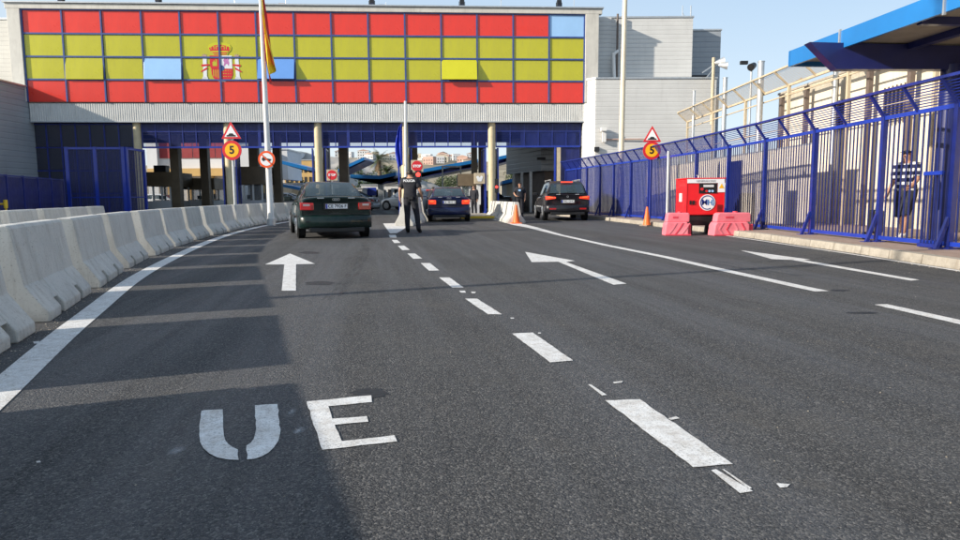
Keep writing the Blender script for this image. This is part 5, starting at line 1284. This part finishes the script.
        k = MB(); k.box((sg * lerp(xin, xo, .55), -.036, lerp(z0, z1, .66)), ((xo - xin) * .5, .012, (z1 - z0) * .26)); k.build('indicator_lens', 'amber' if (lit or kind == 'suv') else 'clearlens', lamp)
    k = MB(); prof = [(-.045, zbump - .14), (-.075, zbump - .08), (-.075, zbump + .10), (-.03, zbump + .15)]
    xs = [-hw * .985, -hw * .93, -hw * .78, 0, hw * .78, hw * .93, hw * .985]; yo = [.36, .10, .02, 0, .02, .10, .36]
    vs = [(x, y_ + py_, z) for x, y_ in zip(xs, yo) for py_, z in prof]
    fs = [(i * 4 + j, i * 4 + j + 1, (i + 1) * 4 + j + 1, (i + 1) * 4 + j) for i in range(6) for j in range(3)]
    k.add(vs, fs, 0, True); bp = k.build('bumper', paint, g, sharp=60); so = bp.modifiers.new('thick', 'SOLIDIFY'); so.thickness = .03; so.offset = -1
    k = MB(); k.box((0, -.0, zbump - .19), (hw * 1.5, .14, .12)); k.build('lower_valance', 'black', g, bevel=.02)
    k = MB(); k.box((0, -.079, zbump + .02), (hw * 1.66, .012, .03)); k.build('bumper_strip', 'black', g)
    pl = MB(); pl.box((0, -.045, zp), (.60, .03, .16)); pl.build('plate_recess', 'black', g)
    k = MB(); k.box((0, -.066, zp), (.52, .01, .112)); pn_ = k.build('number_plate', 'sign_white', g)
    k = MB(); k.box((-.24, -.073, zp), (.04, .004, .108)); k.build('plate_band', 'blue2', pn_)
    if plate: text('plate_lettering', plate, .105, FACE((.015, -.0725, zp)), 'ink', pn_, .0008, .002)
    for x_ in (-.36, .36): k = MB(); k.box((x_ * hw / .87, -.02, 1.0 if kind == 'sedan' else 1.08), (.16, .02, .022)); k.build('badge', 'galv', g)
    k = MB()
    if kind == 'sedan':
        for a_ in range(4): k.prism(ring_(.024, .030, 0, 360), .006, FACE((-.06 + a_ * .04, -.016, .965)))
    else: k.prism(ring_(.03, .04, 0, 360), .006, FACE((0, -.016, .99)))
    k.build('emblem', 'galv', g)
    k = MB(); k.box((0, -.001, zbump + .19), (hw * 1.5, .03, .012)); k.build('lid_seam', 'dark', g)
    for x_ in ((-.42, -.34) if kind == 'sedan' else (-.55, .55)): k = MB(); k.tube((x_, -.06, .24 if kind == 'sedan' else .33), (x_, .1, .24 if kind == 'sedan' else .33), .03, n=12); k.build('exhaust', 'galv', g)
    for sg in (-1, 1):
        k = MB(); k.box((sg * (hw + .10), 2.85 if kind == 'sedan' else 2.9, .99 if kind == 'sedan' else 1.12), (.2, .10, .13)); k.bar((sg * (hw - .08), 2.9, .95 if kind == 'sedan' else 1.06), (sg * (hw + .06), 2.87, .99 if kind == 'sedan' else 1.10), .05); k.build('mirror', paint, g, bevel=.02)
        k = MB(); k.box((sg * hw * 1.0, L * .5, .52 if kind == 'sedan' else .58), (.03, L * .40, .05)); k.build('side_moulding', 'black' if kind == 'sedan' else 'galv', g)
        for y in (1.35, 2.45): k = MB(); k.box((sg * hw * .992, y, .84), (.03, .16, .03)); k.build('door_handle', paint, g)
    if kind == 'suv':
        k = MB(); k.box((0, .33, 1.585), (.48, .12, .05)); k.build('high_brake_lamp', 'taillit', g)
        for sg in (-1, 1): k = MB(); k.bar((sg * hw * .66, .7, 1.69), (sg * hw * .66, 2.7, 1.69), .04, .035); k.bar((sg * hw * .66, .8, 1.63), (sg * hw * .66, .8, 1.69), .04); k.bar((sg * hw * .66, 2.6, 1.63), (sg * hw * .66, 2.6, 1.69), .04); k.build('roof_rail', 'galv', g)
        for sg in (-1, 1): k = MB(); k.box((sg * hw * .62, -.084, .50), (.35, .012, .06)); k.build('reflector', 'tail', g)
        k = MB(); k.bar((0, .115, 1.16), (.28, .16, 1.22), .02); k.build('rear_wiper', 'black', g)
    k = MB(); k.tube((0, 1.15 if kind == 'sedan' else .75, 1.40 if kind == 'sedan' else 1.63), (0, 1.0 if kind == 'sedan' else .55, 1.62 if kind == 'sedan' else 1.80), .008, .005, n=6); k.build('aerial', 'black', g)
    return g
ring_ = ring
gr_ = R(19)
car((-3.50, 16.2, 0), gr_, 'dark green saloon nearest the camera, stopped in the left lane', 'paint_green', 'sedan', 'CE 7926 F', W=1.79)
car((-1.24, 27.0, 0), R(4.5), 'dark blue saloon queuing in the middle lane beyond the officer', 'paint_navy', 'sedan', 'CE 4810 G', lit=True, W=1.76)
car((3.60, 27.1, 0), R(1), 'black grey estate car with lit high brake lamp in the right lane', 'paint_black', 'suv', '7352 GHC', lit=True, W=1.86)
for (px, D, rz, pt, kd, lab) in ((511, 47, 92, 'paint_black', 'sedan', 'dark car parked side on left of the second officer'), (306, 52, 88, 'paint_silver', 'sedan', 'silver car parked side on behind the green car mirror'),
      (294, 62, 94, 'paint_navy', 'sedan', 'dark car parked side on behind the flagpole foot'), (432, 52, 60, 'paint_white', 'suv', 'white van shaped car angled left of the portal frame'), (455, 66, 90, 'paint_white', 'suv', 'white car parked side on beyond the portal frame'),
      (442, 74, 95, 'paint_silver', 'suv', 'silver car parked farthest beyond the dark blue car'), (376, 50, 80, 'paint_silver', 'sedan', 'pale car parked side on below the V shaped canopy'), (180, 55, 90, 'paint_white', 'sedan', 'white car glimpsed between the two left booths')):
    p = P(px, 200, D); car((p.x, D, 0), R(rz), lab, pt, kd, None, group='cars parked beyond the passage')

# ------------------------------------------------------------------ people
def person(loc, rz, label, J, top='uniform', legs='uniform', shoe='shoe', sleeve='short', legcut=None, hair=True, cap=None, h=1.75, stripes=None, face_dir=1):
    """J: joint positions (metres, body faces +y locally)"""
    g = empty('person', loc, rz, label=label, category='person'); sc_k = h / 1.75
    names = list(J); idx = {n_: i for i, n_ in enumerate(names)}
    rad = dict(pelvis=(.155, .115), spine=(.145, .105), chest=(.175, .12), neck=(.062, .062), jaw=(.07, .085), head=(.078, .098), crown=(.06, .075),
               shoulder=(.075, .075), elbow=(.045, .045), wrist=(.031, .031), palm=(.042, .026), hip=(.098, .10), knee=(.062, .062), calf=(.056, .06), ankle=(.04, .045), toe=(.045, .032))
    E_ = [('pelvis', 'spine'), ('spine', 'chest'), ('chest', 'neck'), ('neck', 'jaw'), ('jaw', 'head'), ('head', 'crown')]
    for s in 'LR': E_ += [('chest', 'shoulder' + s), ('shoulder' + s, 'elbow' + s), ('elbow' + s, 'wrist' + s), ('wrist' + s, 'palm' + s), ('pelvis', 'hip' + s), ('hip' + s, 'knee' + s), ('knee' + s, 'calf' + s), ('calf' + s, 'ankle' + s), ('ankle' + s, 'toe' + s)]
    me = bpy.data.meshes.new('skeleton'); me.from_pydata([J[n_] for n_ in names], [(idx[a], idx[b]) for a, b in E_], [])
    o = bpy.data.objects.new('skeleton', me); C.objects.link(o)
    o.modifiers.new('skin', 'SKIN'); sd_ = o.modifiers.new('sub', 'SUBSURF'); sd_.levels = 2
    for i, n_ in enumerate(names):
        key = n_.rstrip('LR'); me.skin_vertices[0].data[i].radius = rad[key]; me.skin_vertices[0].data[i].use_root = (n_ == 'pelvis')
    bpy.context.view_layer.update(); dg = bpy.context.evaluated_depsgraph_get()
    bme = bpy.data.meshes.new_from_object(o.evaluated_get(dg)); bpy.data.objects.remove(o)
    V = [v.co.copy() for v in bme.vertices]; F = [list(p.vertices) for p in bme.polygons]; bpy.data.meshes.remove(bme)
    def seg_d(p, a, b):
        a, b = Vector(a), Vector(b); ab = b - a; t = max(0, min(1, (p - a).dot(ab) / max(1e-9, ab.length_squared))); return (p - (a + ab * t)).length, t
    cls = []
    for f in F:
        c = sum((V[i] for i in f), Vector()) / len(f); best = min(((seg_d(c, J[a], J[b])[0] - rad[b.rstrip('LR')][0] * .6, a, b, seg_d(c, J[a], J[b])[1]) for a, b in E_)); cls.append((best[1].rstrip('LR'), best[2].rstrip('LR'), best[3], c))
    nv = [Vector() for _ in V]
    for f in F:
        nn = (V[f[1]] - V[f[0]]).cross(V[f[2]] - V[f[0]])
        for i in f: nv[i] += nn
    nv = [v.normalized() if v.length else v for v in nv]
    body = MB(); body.add(V, F, 0, True)
    for s, sg in (('L', -1), ('R', 1)):
        w0, p0 = Vector(J['wrist' + s]), Vector(J['palm' + s]); d = (p0 - w0).normalized(); fw_ = Vector((0, 1, 0)); sd__ = fw_ if abs(d.dot(fw_)) < .8 else Vector((0, 0, 1))
        inn = Vector((-sg, 0, 0))
        for i in range(4):
            r0 = p0 + sd__ * (i - 1.5) * .019 - d * .005; L_ = (.072, .080, .075, .058)[i]; r1 = r0 + d * L_ * .45 + inn * .004; r2 = r1 + d * L_ * .32 + inn * .016; r3 = r2 + d * L_ * .25 + inn * .018
            body.tube(r0, r1, .009, .0085, 7); body.tube(r1, r2, .0085, .008, 7); body.tube(r2, r3, .008, .0055, 7)
        t0 = w0.lerp(p0, .55) + sd__ * .03; t1 = t0 + d * .03 + sd__ * .026; t2 = t1 + d * .034 + sd__ * .004 + inn * .01; body.tube(t0, t1, .011, .010, 7); body.tube(t1, t2, .010, .007, 7)
    hd = Vector(J['head']); body.tube(hd + Vector((0, .085, -.012)), hd + Vector((0, .125, -.032)), .011, .014, 7)
    for sg in (-1, 1): body.tube(hd + Vector((sg * .074, .0, -.035)), hd + Vector((sg * .094, -.012, -.012)), .014, .018, 8)
    bo = body.build('body', 'skin', g, sharp=80)
    def garment(nm, pred, off, m):
        k = MB(); mp = {}; vs = []; fs = []
        for f, c in zip(F, cls):
            if pred(*c):
                ff = []
                for i in f:
                    if i not in mp: mp[i] = len(vs); vs.append(V[i] + nv[i] * off)
                    ff.append(mp[i])
                fs.append(ff)
        if not fs: return
        k.add(vs, fs, 0, True); oo = k.build(nm, m, g, sharp=80); s_ = oo.modifiers.new('cloth', 'SOLIDIFY'); s_.thickness = .006; s_.offset = 1
        return oo
    zh = J['pelvis'][2] + .02
    sl = .75 if sleeve == 'short' else 1.1
    def is_top(a, b, t, c):
        if a in ('spine',) or b in ('spine', 'chest'): return c.z > zh - .05
        if a == 'chest' and b == 'neck': return t < .75
        if a == 'chest': return True
        if a == 'shoulder': return t < sl
        if a == 'elbow': return sleeve == 'long'
        return a == 'pelvis' and c.z > zh - .05
    def is_leg(a, b, t, c):
        if c.z >= zh - .01 or a in ('shoulder', 'elbow', 'wrist'): return False
        if a in ('pelvis', 'hip'): return True
        if a in ('knee', 'calf'): return legcut is None or c.z > legcut
        return False
    garment('shirt', is_top, .02, top); garment('trousers' if legcut is None else 'shorts', is_leg, .013 if legcut is None else .03, legs)
    garment('shoes', lambda a, b, t, c: a == 'ankle' or (a == 'calf' and t > .8), .012, shoe)
    k = MB(); zb = zh; rr = [(.168 * math.cos(a_ * math.pi / 12) , .128 * math.sin(a_ * math.pi / 12)) for a_ in range(24)]
    px_, py_ = J['pelvis'][0], J['pelvis'][1]
    k.add([(px_ + x, py_ + y, zb - .02) for x, y in rr] + [(px_ + x, py_ + y, zb + .03) for x, y in rr], [(i, (i + 1) % 24, (i + 1) % 24 + 24, i + 24) for i in range(24)], 0, True); k.build('belt', 'black', g)
    hz0 = hd.z
    if hair and not cap: garment('hair', lambda a, b, t, c: a in ('jaw', 'head') and (c.z > hz0 + .03 or (c.y < hd.y - .01 and c.z > hz0 - .07)), .010, 'hair')
    if cap:
        garment('hair', lambda a, b, t, c: a in ('jaw', 'head') and c.y < hd.y - .02 and hz0 - .06 < c.z < hz0 + .06, .006, 'hair')
        garment('cap', lambda a, b, t, c: a in ('jaw', 'head') and c.z > hz0 + .035, .018, cap)
        k = MB(); n_ = 10; vs = [(hd.x + .088 * math.cos(math.pi * i / n_), hd.y + .07 + .0, hz0 + .045) for i in range(n_ + 1)] + [(hd.x + .085 * math.cos(math.pi * i / n_), hd.y + .08 + .085 * math.sin(math.pi * i / n_), hz0 + .035) for i in range(n_ + 1)]
        k.add(vs, [(i, i + 1, n_ + 2 + i, n_ + 1 + i) for i in range(n_)]); oo = k.build('cap_peak', cap, g); oo.modifiers.new('t', 'SOLIDIFY').thickness = .008
    for sg in (-1, 1):
        k = MB(); k.tube(hd + Vector((sg * .032, .082, .0)), hd + Vector((sg * .032, .096, .0)), .011, .008, 8); k.build('eye', 'dark', g)
    k = MB(); k.box(tuple(hd + Vector((0, .092, -.062))), (.045, .012, .008)); k.build('mouth', 'terra', g)
    for o_ in g.children: o_.scale = (sc_k,) * 3
    return g
def joints(**kw):
    J = dict(pelvis=(0, 0, .96), spine=(0, 0, 1.14), chest=(0, -.005, 1.33), neck=(0, -.005, 1.485), jaw=(0, .012, 1.565), head=(0, .015, 1.635), crown=(0, .008, 1.70),
             shoulderL=(-.185, -.005, 1.405), elbowL=(-.235, -.03, 1.13), wristL=(-.25, .03, .90), palmL=(-.25, .05, .82), shoulderR=(.185, -.005, 1.405), elbowR=(.235, -.03, 1.13), wristR=(.25, .03, .90), palmR=(.25, .05, .82),
             hipL=(-.095, 0, .90), kneeL=(-.11, .015, .50), calfL=(-.115, -.015, .36), ankleL=(-.12, -.02, .085), toeL=(-.135, .15, .035), hipR=(.095, 0, .90), kneeR=(.11, .015, .50), calfR=(.115, -.015, .36), ankleR=(.12, -.02, .085), toeR=(.135, .15, .035))
    J.update(kw); return J
# officer seen from behind, weight on the left leg, right leg set out
Jc = joints(kneeR=(.17, .02, .50), calfR=(.19, -.0, .36), ankleR=(.215, -.01, .085), toeR=(.24, .15, .035), kneeL=(-.09, .015, .50), calfL=(-.09, -.01, .36), ankleL=(-.085, -.02, .085), toeL=(-.10, .15, .035),
            elbowL=(-.275, -.03, 1.15), wristL=(-.285, .03, .93), palmL=(-.285, .05, .85), elbowR=(.275, -.05, 1.15), wristR=(.31, .05, .98), palmR=(.31, .09, .91))
p = G(412, 232.8)
of = person((p.x - .03, p.y, 0), R(-4), 'police officer in black seen from behind, standing at the tip of the white island', Jc, h=1.83)
o = text('lettering', 'POLICIA', .085, FACE((0, -.146, 1.40)) , 'sign_white', of, .002, .003); o.scale = (1.045,) * 3
k = MB(); k.box((.19, -.03, .94), (.06, .12, .20)); k.build('holster', 'black', of, bevel=.01)
k = MB(); k.box((-.285, .07, .80), (.03, .06, .13)); k.build('held_radio', 'black', of)
k = MB(); k.bar((-.03, -.15, .985), (.10, -.15, .985), .05, .07); k.build('belt_pouch', 'black', of)
p = P(520, 200, 33.6)
of2 = person((p.x, 33.6, 0), R(176), 'police officer with a cap facing the camera between the end-on barriers and the estate car', joints(elbowR=(.30, -.03, 1.17), wristR=(.20, .14, 1.04), palmR=(.14, .17, 1.03), elbowL=(-.26, -.03, 1.14)), cap='uniform', h=1.74)
k = MB(); k.box((.02, .145, 1.32), (.12, .02, .09)); k.build('chest_badge', 'skyglass', of2)
p = P(429.5, 200, 32.5)
person((p.x, 32.5, 0), R(-60), 'dark clothed person leaning towards the left side of the blue car', joints(chest=(0, .10, 1.30), neck=(0, .18, 1.43), jaw=(0, .22, 1.50), head=(0, .24, 1.56), crown=(0, .25, 1.62), shoulderL=(-.185, .12, 1.36), shoulderR=(.185, .12, 1.36), elbowL=(-.22, .22, 1.12), wristL=(-.18, .36, 1.0), palmL=(-.17, .42, .98), elbowR=(.22, .22, 1.12), wristR=(.2, .38, 1.02), palmR=(.19, .44, 1.0), spine=(0, .04, 1.13)), h=1.62, sleeve='long')
p = P(474, 200, 36.5)
person((p.x, 36.5, 0), R(150), 'dark clothed person standing at the booth right of the blue car', joints(), h=1.66, sleeve='long')
def striped():
    m, t, b = nodes('striped_knit'); tc = t.nodes.new('ShaderNodeTexCoord'); sp = t.nodes.new('ShaderNodeSeparateXYZ'); t.links.new(tc.outputs['Object'], sp.inputs[0])
    a = t.nodes.new('ShaderNodeMath'); a.operation = 'MULTIPLY'; a.inputs[1].default_value = 1 / .125; t.links.new(sp.outputs[2], a.inputs[0])
    f = t.nodes.new('ShaderNodeMath'); f.operation = 'FRACT'; t.links.new(a.outputs[0], f.inputs[0]); l = t.nodes.new('ShaderNodeMath'); l.operation = 'GREATER_THAN'; l.inputs[1].default_value = .58; t.links.new(f.outputs[0], l.inputs[0])
    t.links.new(mixcol(t, l.outputs[0], (.012, .016, .05), (.72, .72, .70)), b.inputs['Base Color']); b.inputs['Roughness'].default_value = .9; return m
M['striped'] = striped(); M['shorts'] = mat('dark_shorts', (.02, .022, .03), .85, 0, .2, 10); M['trainer'] = mat('pale_trainer', (.6, .58, .55), .7)
p = P(905, 200, 12.3)
person((p.x, 12.3, .13), R(118), 'man in a navy and white striped shirt, shorts and cap walking behind the blue fence', joints(elbowR=(.27, -.06, 1.14), wristR=(.30, .06, .92), palmR=(.30, .10, .84), elbowL=(-.25, .10, 1.15), wristL=(-.25, .30, 1.02), palmL=(-.25, .37, 1.0),
       kneeL=(-.10, .17, .52), calfL=(-.10, .16, .37), ankleL=(-.10, .20, .10), toeL=(-.10, .37, .05), kneeR=(.10, -.03, .50), calfR=(.10, -.13, .37), ankleR=(.10, -.25, .12), toeR=(.10, -.12, .04)),
       'striped', 'shorts', 'trainer', legcut=.56, cap='uniform', h=1.70)
p = P(877, 200, 12.9); g = empty('shopping_trolley', (p.x, 12.9, .13), R(20), label='dark wheeled bag pulled by the man behind the blue fence', category='bag')
k = MB(); k.box((0, 0, .34), (.22, .2, .46)); k.build('bag', 'black', g, bevel=.04); k = MB(); k.bar((.13, .1, .1), (.30, .1, .95), .02); k.bar((-.0, .1, .1), (.17, .1, .95), .02); k.bar((.30, .1, .95), (.17, .1, .95), .03); k.build('handle', 'galv', g)
for x_ in (-.17, .17): k = MB(); k.tube((x_, .1, .07), (x_ + .03, .1, .07), .07, n=16); k.build('wheel', 'tyre', g)

# ------------------------------------------------------------------ tyre marks on the asphalt
def skid_mat():
    m, t, b = nodes('tyre_rubber_film'); b.inputs['Base Color'].default_value = (.012, .012, .013, 1); b.inputs['Roughness'].default_value = .6
    a = ramp(t, noise(t, 5, 6, .75, stretch(t, (3, .5, 1))), .45, .70, 0, .38); t.links.new(a, b.inputs['Alpha']); return m
M['skid'] = skid_mat()
for pts in ([(700, 262), (760, 262), (820, 258), (880, 252)], [(720, 270), (790, 268), (860, 262), (930, 262)], [(600, 238), (640, 252), (700, 262), (800, 276)], [(330, 300), (352, 275), (362, 258), (366, 245)]):
    P_ = smooth_pts([V2(G(*p).x, G(*p).y) for p in pts], 10); k = MB(); L_ = []; Q_ = []
    for i, p in enumerate(P_):
        a = P_[max(0, i - 1)]; b = P_[min(len(P_) - 1, i + 1)]; t = (b - a).normalized(); n_ = Vector((-t.y, t.x, 0)); L_.append((p.x + n_.x * .09, p.y + n_.y * .09, .0025)); Q_.append((p.x - n_.x * .09, p.y - n_.y * .09, .0025))
    n = len(P_); k.add(L_ + Q_, [(i, i + n, i + n + 1, i + 1) for i in range(n - 1)]); struct(k, 'tyre_mark', 'skid')

def spray():
    m, t, b = nodes('overspray'); b.inputs['Base Color'].default_value = (.7, .72, .74, 1); b.inputs['Roughness'].default_value = .8
    tc = t.nodes.new('ShaderNodeTexCoord'); g_ = t.nodes.new('ShaderNodeTexGradient'); g_.gradient_type = 'SPHERICAL'; mp = t.nodes.new('ShaderNodeMapping'); mp.inputs['Scale'].default_value = (1, 1, 1)
    t.links.new(tc.outputs['UV'], mp.inputs['Vector']); t.links.new(mp.outputs[0], g_.inputs[0])
    k_ = t.nodes.new('ShaderNodeMath'); k_.operation = 'MULTIPLY'; t.links.new(g_.outputs['Fac'], k_.inputs[0]); t.links.new(ramp(t, noise(t, 60, 4, .8), .35, .65, .05, .5), k_.inputs[1]); t.links.new(k_.outputs[0], b.inputs['Alpha']); return m
M['spray'] = spray()
for (cx, cy, rx, ry) in ((177, 451, .035, .055), (299, 431, .03, .05), (292, 412, .018, .06)):
    q = G(cx, cy); k = MB(); k.quad((q.x - rx, q.y - ry, .0028), (q.x + rx, q.y - ry, .0028), (q.x + rx, q.y + ry, .0028), (q.x - rx, q.y + ry, .0028), 0, [(-1, -1), (1, -1), (1, 1), (-1, 1)]); struct(k, 'paint_overspray', 'spray')
# grit and small stones lying along the kerb and the barrier feet
rg = random.Random(5); k = MB()
def pebble(x, y, z, r):
    a = rg.uniform(0, 6.28); pts = [(x + r * math.cos(a + i * 2.094) * rg.uniform(.7, 1.2), y + r * math.sin(a + i * 2.094) * rg.uniform(.7, 1.2), z) for i in range(3)]
    k.add(pts + [(x, y, z + r * rg.uniform(.5, 1))], [(0, 1, 3), (1, 2, 3), (2, 0, 3)])
for i in range(900):
    s_ = rg.uniform(0, .94) * (len(kerb) - 3); a = int(s_); p = kerb[a + 1].lerp(kerb[min(a + 2, len(kerb) - 1)], s_ - a); pebble(p.x - abs(rg.gauss(0, .12)) - .01, p.y, .001, rg.uniform(.004, .014))
for i in range(1400):
    y = rg.uniform(1, 24); s_ = arclen(path, max(y, 1)); 
    for a, b in zip(path, path[1:]):
        if b.y >= y: p = a.lerp(b, (y - a.y) / (b.y - a.y)); break
    pebble(p.x + .33 + abs(rg.gauss(0, .10)), y, .001, rg.uniform(.003, .010))
for i in range(500): pebble(rg.uniform(-4, 6), rg.uniform(2, 12), .001, rg.uniform(.002, .006))
tag(k.build('loose_grit', 'kerb'), kind='stuff')
